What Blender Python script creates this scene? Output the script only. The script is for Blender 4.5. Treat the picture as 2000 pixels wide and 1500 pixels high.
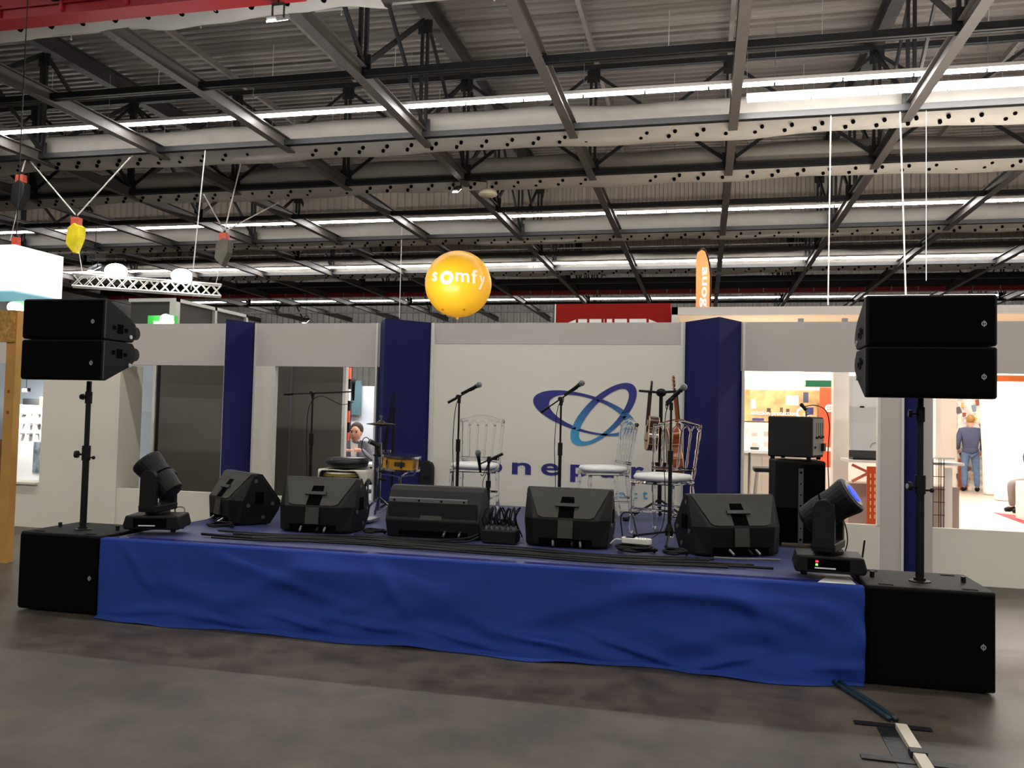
import bpy, bmesh, math, random
from mathutils import Vector, Matrix
random.seed(7)
for o in list(bpy.data.objects): bpy.data.objects.remove(o)
sc = bpy.context.scene
COL = sc.collection
PI = math.pi

# ---------------------------------------------------------------- camera
F_PX, YAW, PITCH, ROLL = 1626.9, math.radians(13.02), math.radians(2.294), math.radians(1.342)
CAM = Vector((0, 0, 1.5))
_f = Vector((-math.sin(YAW)*math.cos(PITCH), math.cos(YAW)*math.cos(PITCH), math.sin(PITCH)))
_r0 = Vector((math.cos(YAW), math.sin(YAW), 0)); _u0 = _r0.cross(_f)
_r = _r0*math.cos(ROLL) + _u0*math.sin(ROLL); _u = -_r0*math.sin(ROLL) + _u0*math.cos(ROLL)
cd = bpy.data.cameras.new('camera'); cam = bpy.data.objects.new('camera', cd); COL.objects.link(cam)
cam.matrix_world = Matrix(((_r.x, _u.x, -_f.x, CAM.x), (_r.y, _u.y, -_f.y, CAM.y), (_r.z, _u.z, -_f.z, CAM.z), (0, 0, 0, 1)))
cd.sensor_fit = 'HORIZONTAL'; cd.sensor_width = 36; cd.lens = 36*F_PX/2000; cd.clip_end = 300; cd.clip_start = .05
sc.camera = cam
def ray(x, y): return _f + _r*((x-1000)/F_PX) - _u*((y-750)/F_PX)
def PY(x, y, Y): d = ray(x, y); return CAM + d*(Y/d.y)            # a photo pixel on the plane at depth Y
def PZ(x, y, z=0.): d = ray(x, y); return CAM + d*((z-CAM.z)/d.z)  # a photo pixel on the level z

# ---------------------------------------------------------------- world, exposure, light levels
W = bpy.data.worlds.new('world'); sc.world = W; W.use_nodes = True
W.node_tree.nodes['Background'].inputs[0].default_value = (.75, .85, 1, 1)
W.node_tree.nodes['Background'].inputs[1].default_value = .15
vs = sc.view_settings; vs.view_transform = 'Standard'; vs.look = 'None'; vs.gamma = 1; vs.use_curve_mapping = False
vs.exposure = 0.0
ROW_W = 1000.0        # watts of one 44 m row of tubes
TUBE_E = 42.0
BOOTH_W = 1.0

# ---------------------------------------------------------------- helpers
def lin(c):
    if isinstance(c, (int, float)): c = (c, c, c)
    return tuple(((v/255)/12.92 if v/255 <= .04045 else ((v/255+.055)/1.055)**2.4) for v in c)
MATS = {}
def M(name, col, rough=.5, metal=0., var=.0, vs_=6., bump=0., bs=40., emit=0., trans=0., ior=1.45, spec=.5, coat=0., ecol=None):
    if name in MATS: return MATS[name]
    m = bpy.data.materials.new(name); m.use_nodes = True; nt = m.node_tree; b = nt.nodes['Principled BSDF']
    c = lin(col)
    b.inputs['Base Color'].default_value = (*c, 1); b.inputs['Roughness'].default_value = rough; b.inputs['Metallic'].default_value = metal
    b.inputs['Specular IOR Level'].default_value = spec; b.inputs['IOR'].default_value = ior
    b.inputs['Transmission Weight'].default_value = trans; b.inputs['Coat Weight'].default_value = coat
    if emit:
        b.inputs['Emission Color'].default_value = (*(lin(ecol) if ecol else c), 1); b.inputs['Emission Strength'].default_value = emit
    tc = nt.nodes.new('ShaderNodeTexCoord')
    if var:
        n = nt.nodes.new('ShaderNodeTexNoise'); n.inputs['Scale'].default_value = vs_; n.inputs['Detail'].default_value = 4
        nt.links.new(tc.outputs['Object'], n.inputs['Vector'])
        r = nt.nodes.new('ShaderNodeMapRange'); r.inputs[1].default_value = .3; r.inputs[2].default_value = .7
        r.inputs[3].default_value = 1-var; r.inputs[4].default_value = 1+var; nt.links.new(n.outputs['Fac'], r.inputs[0])
        mx = nt.nodes.new('ShaderNodeVectorMath'); mx.operation = 'SCALE'; mx.inputs[0].default_value = c
        nt.links.new(r.outputs[0], mx.inputs['Scale']); nt.links.new(mx.outputs[0], b.inputs['Base Color'])
    if bump:
        n = nt.nodes.new('ShaderNodeTexNoise'); n.inputs['Scale'].default_value = bs; n.inputs['Detail'].default_value = 3
        nt.links.new(tc.outputs['Object'], n.inputs['Vector'])
        bp = nt.nodes.new('ShaderNodeBump'); bp.inputs['Strength'].default_value = bump; bp.inputs['Distance'].default_value = .01
        nt.links.new(n.outputs['Fac'], bp.inputs['Height']); nt.links.new(bp.outputs[0], b.inputs['Normal'])
    MATS[name] = m; return m

class B:
    """collects shapes; build() links them as ONE mesh object"""
    def __init__(s): s.v = []; s.f = []
    def add(s, vs, fs):
        o = len(s.v); s.v += [tuple(x) for x in vs]; s.f += [tuple(i+o for i in f) for f in fs]; return s
    def box(s, x0, x1, y0, y1, z0, z1):
        return s.add([(x, y, z) for x in (x0, x1) for y in (y0, y1) for z in (z0, z1)],
                     [(0, 1, 3, 2), (4, 6, 7, 5), (0, 4, 5, 1), (2, 3, 7, 6), (0, 2, 6, 4), (1, 5, 7, 3)])
    def cb(s, c, d, R=None):
        vs = [Vector((x*d[0]/2, y*d[1]/2, z*d[2]/2)) for x in (-1, 1) for y in (-1, 1) for z in (-1, 1)]
        if R is not None: vs = [R @ v for v in vs]
        return s.add([v+Vector(c) for v in vs], [(0, 1, 3, 2), (4, 6, 7, 5), (0, 4, 5, 1), (2, 3, 7, 6), (0, 2, 6, 4), (1, 5, 7, 3)])
    def bar(s, p, q, w, h, up=(0, 0, 1)):
        p = Vector(p); q = Vector(q); d = (q-p); L = d.length; d.normalize(); up = Vector(up)
        if abs(d.dot(up)) > .98: up = Vector((0, 1, 0))
        a = d.cross(up).normalized(); b = a.cross(d)
        R = Matrix((d, a, b)).transposed()
        return s.cb((p+q)/2, (L, w, h), R)
    def cyl(s, p, q, r, r2=None, n=12, cap=True):
        return s.tube([p, q], r, n, cap, [r, r if r2 is None else r2])
    def tube(s, pts, r, n=8, cap=True, rs=None):
        pts = [Vector(p) for p in pts]; o = len(s.v); T = []
        for i in range(len(pts)):
            t = (pts[min(i+1, len(pts)-1)]-pts[max(i-1, 0)]); T.append(t.normalized() if t.length > 1e-9 else Vector((0, 0, 1)))
        a = T[0].cross(Vector((0, 0, 1)))
        if a.length < .05: a = T[0].cross(Vector((0, 1, 0)))
        a.normalize()
        for i, p in enumerate(pts):
            a = (a - T[i]*a.dot(T[i])); a.normalize(); b = T[i].cross(a); rr = rs[i] if rs else r
            for k in range(n):
                an = 2*PI*k/n; s.v.append(tuple(p + a*(rr*math.cos(an)) + b*(rr*math.sin(an))))
        for i in range(len(pts)-1):
            for k in range(n):
                k2 = (k+1) % n; s.f.append((o+i*n+k, o+i*n+k2, o+(i+1)*n+k2, o+(i+1)*n+k))
        if cap: s.f.append(tuple(o+k for k in range(n))[::-1]); s.f.append(tuple(o+(len(pts)-1)*n+k for k in range(n)))
        return s
    def lathe(s, prof, n=20, c=(0, 0, 0), sx=1, sy=1, R=None):
        o = len(s.v); c = Vector(c)
        for r, z in prof:
            for k in range(n):
                v = Vector((r*sx*math.cos(2*PI*k/n), r*sy*math.sin(2*PI*k/n), z))
                if R is not None: v = R @ v
                s.v.append(tuple(v+c))
        for i in range(len(prof)-1):
            for k in range(n):
                k2 = (k+1) % n; s.f.append((o+i*n+k, o+i*n+k2, o+(i+1)*n+k2, o+(i+1)*n+k))
        s.f.append(tuple(o+k for k in range(n))[::-1]); s.f.append(tuple(o+(len(prof)-1)*n+k for k in range(n)))
        return s
    def prism(s, poly, axis, lo, hi):
        n = len(poly); o = len(s.v)
        for t in (lo, hi):
            for a, b in poly:
                s.v.append({'x': (t, a, b), 'y': (a, t, b), 'z': (a, b, t)}[axis])
        s.f.append(tuple(range(o, o+n))); s.f.append(tuple(range(o+n, o+2*n))[::-1])
        for i in range(n):
            j = (i+1) % n; s.f.append((o+i, o+j, o+n+j, o+n+i))
        return s
    def ball(s, c, r, n=16, m=10, sc_=(1, 1, 1), R=None):
        prof = [(math.sin(PI*i/m)*1., -math.cos(PI*i/m)) for i in range(m+1)]
        o = len(s.v); c = Vector(c)
        for a, z in prof:
            for k in range(n):
                v = Vector((r*sc_[0]*a*math.cos(2*PI*k/n), r*sc_[1]*a*math.sin(2*PI*k/n), r*sc_[2]*z))
                if R is not None: v = R @ v
                s.v.append(tuple(v+c))
        for i in range(m):
            for k in range(n):
                k2 = (k+1) % n; s.f.append((o+i*n+k, o+i*n+k2, o+(i+1)*n+k2, o+(i+1)*n+k))
        return s
    def mesh(s, name):
        me = bpy.data.meshes.new(name); me.from_pydata(s.v, [], s.f)
        bm = bmesh.new(); bm.from_mesh(me); bmesh.ops.remove_doubles(bm, verts=bm.verts, dist=1e-5)
        bmesh.ops.recalc_face_normals(bm, faces=bm.faces); bm.to_mesh(me); bm.free(); return me
    def build(s, name, mat, parent=None, smooth=False, bevel=0., loc=None, rot=None, seg=2):
        return link(name, s.mesh(name), mat, parent, smooth, bevel, loc, rot, seg)
def link(name, me, mat, parent=None, smooth=False, bevel=0., loc=None, rot=None, seg=2):
    if mat is not None and not me.materials: me.materials.append(mat)
    if smooth and me.polygons: me.polygons.foreach_set('use_smooth', [True]*len(me.polygons))
    o = bpy.data.objects.new(name, me); COL.objects.link(o)
    if parent: o.parent = parent
    if loc is not None: o.location = loc
    if rot is not None: o.rotation_euler = rot
    if bevel:
        md = o.modifiers.new('bevel', 'BEVEL'); md.width = bevel; md.segments = seg; md.limit_method = 'ANGLE'; md.angle_limit = .6
    return o
def tag(o, label, cat, group=None):
    o['label'] = label; o['category'] = cat
    if group: o['group'] = group
    return o
def thing(name, label, cat, loc=(0, 0, 0), rz=0., group=None):
    o = bpy.data.objects.new(name, None); COL.objects.link(o); o.empty_display_size = .1
    o.location = loc; o.rotation_euler = (0, 0, rz); return tag(o, label, cat, group)
def struct(o): o['kind'] = 'structure'; return o
def children(o): return [c for c in COL.objects if c.parent == o]
def copy_tree(o, parent=None):
    c = o.copy(); COL.objects.link(c); c.parent = parent
    for ch in children(o): copy_tree(ch, c)
    return c
def text_b(s, depth=.002, bold=.018):
    """flat lettering as a B in the xy plane, bounding box moved to the origin; returns (B, width, height)"""
    cu = bpy.data.curves.new('t', 'FONT'); cu.body = s; cu.extrude = depth/2; cu.offset = bold; cu.resolution_u = 4
    ob = bpy.data.objects.new('t', cu); COL.objects.link(ob); bpy.context.view_layer.update()
    me = bpy.data.meshes.new_from_object(ob.evaluated_get(bpy.context.evaluated_depsgraph_get()))
    xs = [v.co.x for v in me.vertices]; ys = [v.co.y for v in me.vertices]; x0, y0 = min(xs), min(ys)
    b = B(); b.v = [(v.co.x-x0, v.co.y-y0, v.co.z) for v in me.vertices]; b.f = [tuple(p.vertices) for p in me.polygons]
    w, h = max(xs)-x0, max(ys)-y0
    bpy.data.objects.remove(ob); bpy.data.meshes.remove(me); bpy.data.curves.remove(cu)
    return b, w, h
def wall_text(s, x, Y, z, w, h, name, mat, parent, face=-1):
    """lettering standing on a plane y=Y, read from -Y, lower left corner (x,z), size w x h"""
    b, bw, bh = text_b(s)
    b.v = [(x+vx/bw*w, Y-.002+vz, z+vy/bh*h) for vx, vy, vz in b.v]
    return b.build(name, mat, parent)
def area_light(name, loc, sx, sy, power, col=(1, 1, 1), rot=(0, 0, 0), parent=None):
    d = bpy.data.lights.new(name, 'AREA'); d.shape = 'RECTANGLE'; d.size = sx; d.size_y = sy; d.energy = power; d.color = col
    o = bpy.data.objects.new(name, d); COL.objects.link(o); o.location = loc; o.rotation_euler = rot
    if parent: o.parent = parent
    return o
def Rz(a): return Matrix.Rotation(a, 3, 'Z')
def Rx(a): return Matrix.Rotation(a, 3, 'X')
def Ry(a): return Matrix.Rotation(a, 3, 'Y')
def catmull(P, n=8):
    P = [Vector(p) for p in P]; Q = [P[0]*2-P[1]] + P + [P[-1]*2-P[-2]]; out = []
    for i in range(1, len(Q)-2):
        for k in range(n):
            t = k/n; a, b, c, d = Q[i-1:i+3]
            out.append(.5*((2*b)+(c-a)*t+(2*a-5*b+4*c-d)*t*t+(3*b-a-3*c+d)*t**3))
    return out+[P[-1]]

# ---------------------------------------------------------------- materials
WHITE = M('stand_white', (226, 221, 205), .55, var=.015, vs_=1.2)
HEAD_W = M('stand_header_grey_white', (194, 186, 179), .6, var=.02, vs_=1.5)
BLUE = M('stand_navy_fabric', (25, 26, 84), .8, spec=.3, var=.06, vs_=9, bump=.1, bs=300)
INK = M('logo_navy', (42, 42, 118), .6)
BLK = M('black_plastic', (17, 17, 17), .5, spec=.3, bump=.15, bs=400)
BLK_PAINT = M('black_textured_paint', (11, 10, 10), .65, spec=.25, bump=.35, bs=500)
GRILLE = M('black_grille_cloth', (8, 7, 7), .9, spec=.08, bump=.4, bs=700)
VOID = M('dark_recess', (3, 3, 3), .9, spec=.05)  # near black stands in for the shade inside shallow slots and recesses
GREYPL = M('charcoal_moulded_plastic', (58, 58, 52), .55, spec=.35, bump=.25, bs=500)
RUBBER = M('black_rubber_cable', (10, 10, 10), .55, spec=.3)
CHROME = M('chrome', (205, 205, 210), .18, metal=1.)
STEEL = M('galvanised_steel', (150, 152, 155), .4, metal=.8)
PAPER = M('print_white', (235, 235, 232), .6)

def floor_mat():
    m = bpy.data.materials.new('worn_concrete'); m.use_nodes = True; nt = m.node_tree; b = nt.nodes['Principled BSDF']; L = nt.links.new; b.inputs['Specular IOR Level'].default_value = .28
    tc = nt.nodes.new('ShaderNodeTexCoord')
    def noise(scale, det=6, rough=.6):
        n = nt.nodes.new('ShaderNodeTexNoise'); n.inputs['Scale'].default_value = scale; n.inputs['Detail'].default_value = det
        n.inputs['Roughness'].default_value = rough; L(tc.outputs['Object'], n.inputs['Vector']); return n
    a = noise(.55); bn = noise(3.2, 8, .7); c = noise(22, 4)
    r1 = nt.nodes.new('ShaderNodeValToRGB'); e = r1.color_ramp.elements
    e[0].position = .3; e[0].color = (*lin((66, 58, 50)), 1); e[1].position = .72; e[1].color = (*lin((100, 91, 81)), 1)
    L(a.outputs['Fac'], r1.inputs[0])
    r2 = nt.nodes.new('ShaderNodeValToRGB'); e = r2.color_ramp.elements
    e[0].position = .36; e[0].color = (.42, .41, .4, 1); e[1].position = .6; e[1].color = (1.12, 1.1, 1.06, 1); L(bn.outputs['Fac'], r2.inputs[0])
    mx = nt.nodes.new('ShaderNodeMix'); mx.data_type = 'RGBA'; mx.blend_type = 'MULTIPLY'; mx.inputs[0].default_value = .8
    L(r1.outputs[0], mx.inputs[6]); L(r2.outputs[0], mx.inputs[7])
    r3 = nt.nodes.new('ShaderNodeValToRGB'); e = r3.color_ramp.elements
    e[0].position = .34; e[0].color = (.7, .7, .7, 1); e[1].position = .42; e[1].color = (1, 1, 1, 1); L(c.outputs['Fac'], r3.inputs[0])
    m2 = nt.nodes.new('ShaderNodeMix'); m2.data_type = 'RGBA'; m2.blend_type = 'MULTIPLY'; m2.inputs[0].default_value = .35
    L(mx.outputs[2], m2.inputs[6]); L(r3.outputs[0], m2.inputs[7]); L(m2.outputs[2], b.inputs['Base Color'])
    rr = nt.nodes.new('ShaderNodeMapRange'); rr.inputs[3].default_value = .34; rr.inputs[4].default_value = .62; L(bn.outputs['Fac'], rr.inputs[0]); L(rr.outputs[0], b.inputs['Roughness'])
    bp = nt.nodes.new('ShaderNodeBump'); bp.inputs['Strength'].default_value = .12; bp.inputs['Distance'].default_value = .01
    L(bn.outputs['Fac'], bp.inputs['Height']); L(bp.outputs[0], b.inputs['Normal'])
    return m

# ================================================================= THE HALL
XL, XR, YF, YB, ZD = -34., 34., -24., 51., 10.9
struct(B().box(XL, XR, YF, YB, -.2, 0).build('floor', floor_mat()))
HALLW = M('hall_wall_panel', (150, 150, 148), .7)
def corr(n, p, d):
    """zigzag profile: n ribs of pitch p, depth d -> list of (along, out)"""
    out = []
    for i in range(n): out += [(i*p, 0), (i*p+p*.4, 0), (i*p+p*.5, d), (i*p+p*.9, d)]
    return out+[(n*p, 0)]
DECK = M('galvanised_roof_deck', (118, 112, 106), .5, metal=.25, var=.12, vs_=.35)
n = int((YB-YF)/.28); pr = corr(n, .28, .06); dk = B(); k = len(pr)
for X in (XL, XR): dk.v += [(X, YF+a, ZD+b) for a, b in pr]
dk.f = [(i, i+1, k+i+1, k+i) for i in range(k-1)]
dk.box(XL, XR, YF, YB, ZD+.3, ZD+.4)
ceiling = struct(dk.build('ceiling', DECK))
def vcorr(x0, x1, Y, z0, z1, p=.3, d=.07):
    n = int((x1-x0)/p); pr = corr(n, p, d); b = B(); k = len(pr)
    for z in (z0, z1): b.v += [(x0+a, Y-o, z) for a, o in pr]
    b.f = [(i, i+1, k+i+1, k+i) for i in range(k-1)]
    return b
struct(vcorr(XL, XR, YB, 0, ZD, .42, .09).build('wall_back', M('far_wall_cladding', (172, 170, 166), .5, metal=.1)))
struct(B().box(XL-.2, XL, YF, YB, 0, ZD).build('wall_left_hall', HALLW)); struct(B().box(XR, XR+.2, YF, YB, 0, ZD).build('wall_right_hall', HALLW))
struct(B().box(XL, XR, YF-.2, YF, 0, ZD).build('wall_front_hall', HALLW))
FASC = M('fascia_cladding', (178, 168, 156), .45, metal=.15, var=.1, vs_=.6)
vcorr(-33.5, 33, 30.75, 8.7, ZD-.01, .3, .08).build('roof_step_cladding', FASC, ceiling)
vcorr(-33.5, 33, 40.9, 9.6, ZD-.01, .3, .08).build('roof_step_cladding', FASC, ceiling)

# --- steelwork: square grid of beams 3.3 m apart, full trusses on every third line
S = 3.3; ZB = 7.5; ZU = 10.2
XJ = {j: .5+S*j for j in range(-10, 8)}; YK = {k: 10.5+S*k for k in range(-2, 12)}
BEAM = M('beam_grey_paint', (70, 66, 63), .5, var=.1, vs_=2)
DARK = M('truss_black_paint', (20, 21, 23), .5)
GIRD = M('girder_grey_paint', (52, 50, 48), .55)
PURL = M('purlin_light_grey', (124, 120, 112), .5)
y0, y1 = YK[-2], YB-.3; x0, x1 = -33., 27.
ib = B().box(-.09, .09, y0, y1, 0, .018).box(-.012, .012, y0, y1, .018, .24).box(-.09, .09, y0, y1, .24, .258).mesh('roof_beam')
for j, x in XJ.items(): link('roof_beam', ib, BEAM, ceiling, loc=(x, 0, ZB))
ch = B().box(x0, x1, -.075, -.015, .05, .17).box(x0, x1, .015, .075, .05, .17).mesh('lateral_chord')
uc = B().box(x0, x1, -.075, -.015, 0, .13).box(x0, x1, .015, .075, 0, .13).mesh('upper_chord')
for k, y in YK.items():
    if y < YB-1: link('lateral_chord', ch, DARK, ceiling, loc=(0, y, ZB+.02))
pg = B().box(-.09, -.03, -.04, .04, .2, ZU-ZB).box(.03, .09, -.04, .04, .2, ZU-ZB).box(-.16, .16, -.02, .02, .15, .48).box(-.16, .16, -.02, .02, ZU-ZB-.3, ZU-ZB).mesh('truss_post')
hx = S/2; hz = ZU-ZB
br1 = B().bar((0, -.02, .25), (S, -.02, hz-.05), .035, .08).mesh('cross_brace'); br2 = B().bar((0, .02, hz-.05), (S, .02, .25), .035, .08).mesh('cross_brace')
for k in (0, 3):
    link('upper_chord', uc, DARK, ceiling, loc=(0, YK[k], ZU))
    for j, x in XJ.items():
        link('truss_post', pg, DARK, ceiling, loc=(x, YK[k], ZB))
        if j < 7:
            link('cross_brace', br1, DARK, ceiling, loc=(x, YK[k], ZB)); link('cross_brace', br2, DARK, ceiling, loc=(x, YK[k], ZB))
gi = B().box(-.14, .14, y0, y1, 0, .03).box(-.03, .03, y0, y1, .03, .42).box(-.14, .14, y0, y1, .42, .45).mesh('main_girder')
pl = B().box(-.05, .05, y0, y1, 0, .16).mesh('purlin')
db = B().bar((0, 0, .25), (0, S, hz), .05, .1).mesh('truss_diagonal')
for j, x in XJ.items():
    if j in (-8, -5, -2, 1, 4, 7):
        link('main_girder', gi, GIRD, ceiling, loc=(x, 0, ZU+.1))
        for k, y in YK.items():
            if y > YB-1: continue
            if k not in (0, 3): link('truss_post', pg, DARK, ceiling, loc=(x, y, ZB))
            if y+S < YB: link('truss_diagonal', db, DARK, ceiling, loc=(x-.04, y, ZB)); link('truss_diagonal', db, DARK, ceiling, loc=(x+.04, y+S, ZB), rot=(0, 0, PI))
    else: link('purlin', pl, PURL, ceiling, loc=(x, 0, ZU+.35))
# --- folding-wall rails: dark box girder with a red track underneath
RED = M('red_track_paint', (140, 22, 28), .45); SOOT = M('box_girder_black', (22, 21, 22), .6)
for k, lab in ((0, 'red folding wall rail high above, cut by the upper left frame corner'), (9, 'far red folding wall rail under dark box girder beyond the balloon')):
    t = thing('folding_wall_rail', lab, 'rail', (0, YK[k]-.1, 7.3 if k == 0 else 7.55)); hr = .34 if k == 0 else .2; a, b_ = (-24, -5.55) if k == 0 else (-33, 27)
    B().box(a, b_, -.12, .12, hr, hr+.6).build('box_girder', SOOT, t)
    B().box(a, b_, -.16, .16, 0, hr).box(a, b_, -.2, .2, .14, .17).build('track', RED, t)
    h = B().box(-.02, .02, -.22, -.16, .03, .2).mesh('track_bracket')
    for i in range(int((b_-a)/1.1)): link('track_bracket', h, STEEL if k else RED, t, loc=(a+.4+1.1*i, 0, 0))
# --- fabric air ducts
DUCT = M('duct_fabric', (150, 146, 139), .8, var=.05, vs_=2.5, bump=.5, bs=3)
def duct(k, lab, xa=-33, xb=27, off=.6, zc=7.86, r=.42):
    t = thing('fabric_air_duct', lab, 'air duct', (0, YK[k]+off, zc)); n = 110; m = 18; b = B()
    for i in range(n+1):
        x = xa+(xb-xa)*i/n; sag = .03*math.sin(i*.37+k)+.02*math.sin(i*1.3)
        for q in range(m):
            an = 2*PI*q/m; rr = r*(1+.035*math.sin(3*an+i*.5)+.03*math.sin(i*.9+q*.6))
            b.v.append((x, rr*math.cos(an), rr*math.sin(an)+sag))
    for i in range(n):
        for q in range(m): q2 = (q+1) % m; b.f.append((i*m+q, i*m+q2, (i+1)*m+q2, (i+1)*m+q))
    b.build('sleeve', DUCT, t, smooth=True)
    nz = B(); hg = B(); x = xa+.3; i = 0
    while x < xb:
        for dx, an in ((0, -2.0), (.13, -2.28)):
            c = Vector((x+dx, (r+.005)*math.cos(an), (r+.005)*math.sin(an))); nrm = Vector((0, math.cos(an), math.sin(an)))
            nz.cyl(c-nrm*.03, c+nrm*.025, .04, n=8)
        hg.cyl((x, 0, r-.02), (x, 0, r+.3), .006, n=4); x += .58; i += 1
    o = nz.build('air_nozzles', VOID, t); o['kind'] = 'stuff'
    o = hg.build('hanger_pins', STEEL, t); o['kind'] = 'stuff'
    B().box(xa, xb, -.02, .02, r+.28, r+.32).build('hanger_rail', STEEL, t)
duct(0, 'pale fabric air duct tucked behind the near red rail', xb=-4.6, off=.55)
duct(2, 'grey fabric air duct behind the bright overhead light row')
duct(3, 'grey fabric air duct one bay behind the bright light row', off=.5)
duct(5, 'grey fabric air duct in front of the far corrugated step')
duct(7, 'distant pale fabric air duct above the balloon and flag', zc=7.9)
for k in (-2,): YK[k-3] = YK[k]-3*S
duct(-5, 'fabric air duct over the aisle behind the camera')
# --- light rows
TUBE = M('fluorescent_tube', (255, 250, 244), .4, emit=TUBE_E, ecol=(255, 250, 246)); TRUNK = M('light_trunking_white', (205, 203, 198), .5)
tube_me = B().cyl((-.58, 0, 0), (.58, 0, 0), .03, n=8).mesh('tube'); hang_me = B().cyl((0, 0, .05), (0, 0, 1.2), .006, n=4).mesh('hanger')
def light_row(Y, z, xa, xb, lab, power=None, rt=1.):
    t = thing('fluorescent_light_row', lab, 'ceiling light', (0, Y, z)); L = xb-xa
    B().box(xa, xb, -.035, .035, .045, .11).build('trunking', TRUNK, t)
    i = 0
    while xa+1.2*i+1.2 <= xb+.01:
        o = link('tube', tube_me, TUBE, t, loc=(xa+.6+1.2*i, 0, 0)); o.scale = (1, rt, rt)
        if i % 3 == 0: link('hanger', hang_me, STEEL, t, loc=(xa+1.2*i+.01, 0, 0))
        i += 1
    area_light('row_light', ((xa+xb)/2, 0, -.05), L, .12, (power or ROW_W)*L/44, (1, .985, .95), parent=t)
light_row(16.0, 7.84, -16.8, 27, 'long bright overhead light row crossing the whole picture')
light_row(16.6, 7.8, .72, 27, 'shorter brighter overhead light row at upper right', rt=1.8)
light_row(25.4, 7.84, -32.4, 27, 'dim light row along the middle fabric duct')
light_row(33.2, 7.8, -32.4, 27, 'light row passing behind the yellow balloon')
light_row(45.3, 8.1, -32.4, 27, 'farthest light row, low above the white stand wall')
light_row(6.4, 8.12, -22, 22, 'light row over the stage, above the frame')
light_row(-3.2, 8.12, -22, 22, 'light row over the aisle behind the camera')
light_row(-13.2, 8.12, -22, 22, 'light row at the near end of the hall')
# --- sprinkler pipes under the deck
PIPE = M('sprinkler_pipe_grey', (196, 194, 188), .45, metal=.3)
for Y, lab in ((12.6, 'thin sprinkler pipe under the deck near the red rail'), (15.8, 'thin sprinkler pipe under the deck in front of the light row'), (18.9, 'thin sprinkler pipe under the deck above the first duct'), (22.4, 'thin sprinkler pipe under the deck behind the second duct')):
    t = thing('sprinkler_pipe', lab, 'pipe', (0, Y, 9.95)); B().cyl((-25, 0, 0), (27, 0, 0), .03, n=8).build('pipe', PIPE, t)
    hm = B().cyl((0, 0, -.12), (0, 0, .9), .008, n=4).ball((0, 0, -.12), .025, 6, 4).mesh('sprinkler_head')
    for i in range(16): link('sprinkler_head', hm, PIPE, t, loc=(-24+3.3*i, 0, 0))
# --- floodlights clamped to the beams
LED = M('led_face', (255, 253, 250), .4, emit=25)
def flood(px, py, Y, lab, s=1., zt=7.563):
    p = PY(px, py, Y); hr = zt-p.z; t = thing('floodlight', lab, 'floodlight', p)
    B().cb((0, 0, 0), (.16*s, .42*s, .07*s), Rx(.5)).build('housing', M('flood_grey', (120, 120, 118), .5), t, bevel=.01)
    B().cb((0, -.02*s, -.045*s), (.14*s, .38*s, .02*s), Rx(.5)).build('lens', LED, t)
    B().bar((-.09*s, 0, 0), (-.09*s, 0, .2), .015, .03).bar((.09*s, 0, 0), (.09*s, 0, .2), .015, .03).bar((-.1*s, 0, .2), (.1*s, 0, .2), .04, .02).cyl((0, 0, .2), (0, 0, hr), .012, n=6).build('bracket', DARK, t)
flood(543, 35, 10.45, 'slim white floodlight near the red rail at upper left', 1., 7.3)
flood(893, 369, 20.4, 'small glowing floodlight under the beam left of picture centre')
flood(1042, 511, 33.54, 'small glowing floodlight just right of the balloon')
flood(598, 626, 36.9, 'tiny glowing floodlight just above the white header', 1.2)
flood(185, 522, 23.7, 'small glowing floodlight above the lit white truss', 1.2)
t = thing('dish_lamp', 'beige round dish lamp under the beam right of the small floodlight', 'lamp', PY(953, 377, 19.6))
B().lathe([(.04, .3), (.05, .12), (.2, .05), (.24, -.03), (.22, -.06)], 20).build('dish', M('dish_beige', (205, 196, 170), .5), t, smooth=True)
B().bar((0, 0, .28), Vector((-6.08, 20.0, 7.478))-t.location, .03, .03).build('arm', DARK, t)

# ================================================================= THE STAND WALL (2.5 m panels, 0.5 m header, 0.5 m parapet)
WY = 8.8; ZH0, ZH1, ZS = 2.03, 2.53, .53
wl = struct(B().box(-8.03, -6.93, WY, WY+.42, 0, ZH0).build('wall_left', WHITE))
B().box(-13, -5.4, WY, WY+.06, ZH0, ZH1).build('header_panel', HEAD_W, wl)
B().box(-5.13, -3.52, WY, WY+.06, ZH0, ZH1).build('header_panel', HEAD_W, wl)
B().box(-13, -8.03, WY, WY+.06, 0, ZS).build('parapet_panel', WHITE, wl)
B().box(-13, -8.05, WY-.04, WY+.3, ZS, ZS+.025).build('ledge', WHITE, wl)
B().box(-6.93, -5.4, WY+.02, WY+.08, 0, ZS).build('parapet_panel', WHITE, wl)
B().box(-5.13, -4.87, WY, WY+.06, 0, ZH0).build('pier_panel', WHITE, wl)
B().box(-4.87, -3.55, WY, WY+.06, 0, ZS).build('parapet_panel', WHITE, wl)
B().box(-4.885, -4.86, WY-.01, WY+.07, ZS, ZH0).build('edge_profile', M('alu_profile', (225, 223, 216), .35, metal=.2), wl)
wc = struct(B().box(-2.98, -.2, WY+.02, WY+.1, 0, ZH1).build('wall_centre', WHITE))
B().box(-2.93, -.235, WY+.017, WY+.02, 2.3, ZH1).build('header_strip', HEAD_W, wc)
B().box(-2.965, -2.93, WY-.005, WY+.03, .5, ZH1).build('edge_profile', MATS['alu_profile'], wc); B().box(-.235, -.21, WY-.005, WY+.03, .5, ZH1).build('edge_profile', MATS['alu_profile'], wc)
wr = struct(B().box(1.69, 1.9, WY, WY+.1, 0, ZH0).build('wall_right', HEAD_W))
B().box(.36, 6.5, WY, WY+.06, ZH0, ZH1).build('header_panel', HEAD_W, wr)
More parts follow.
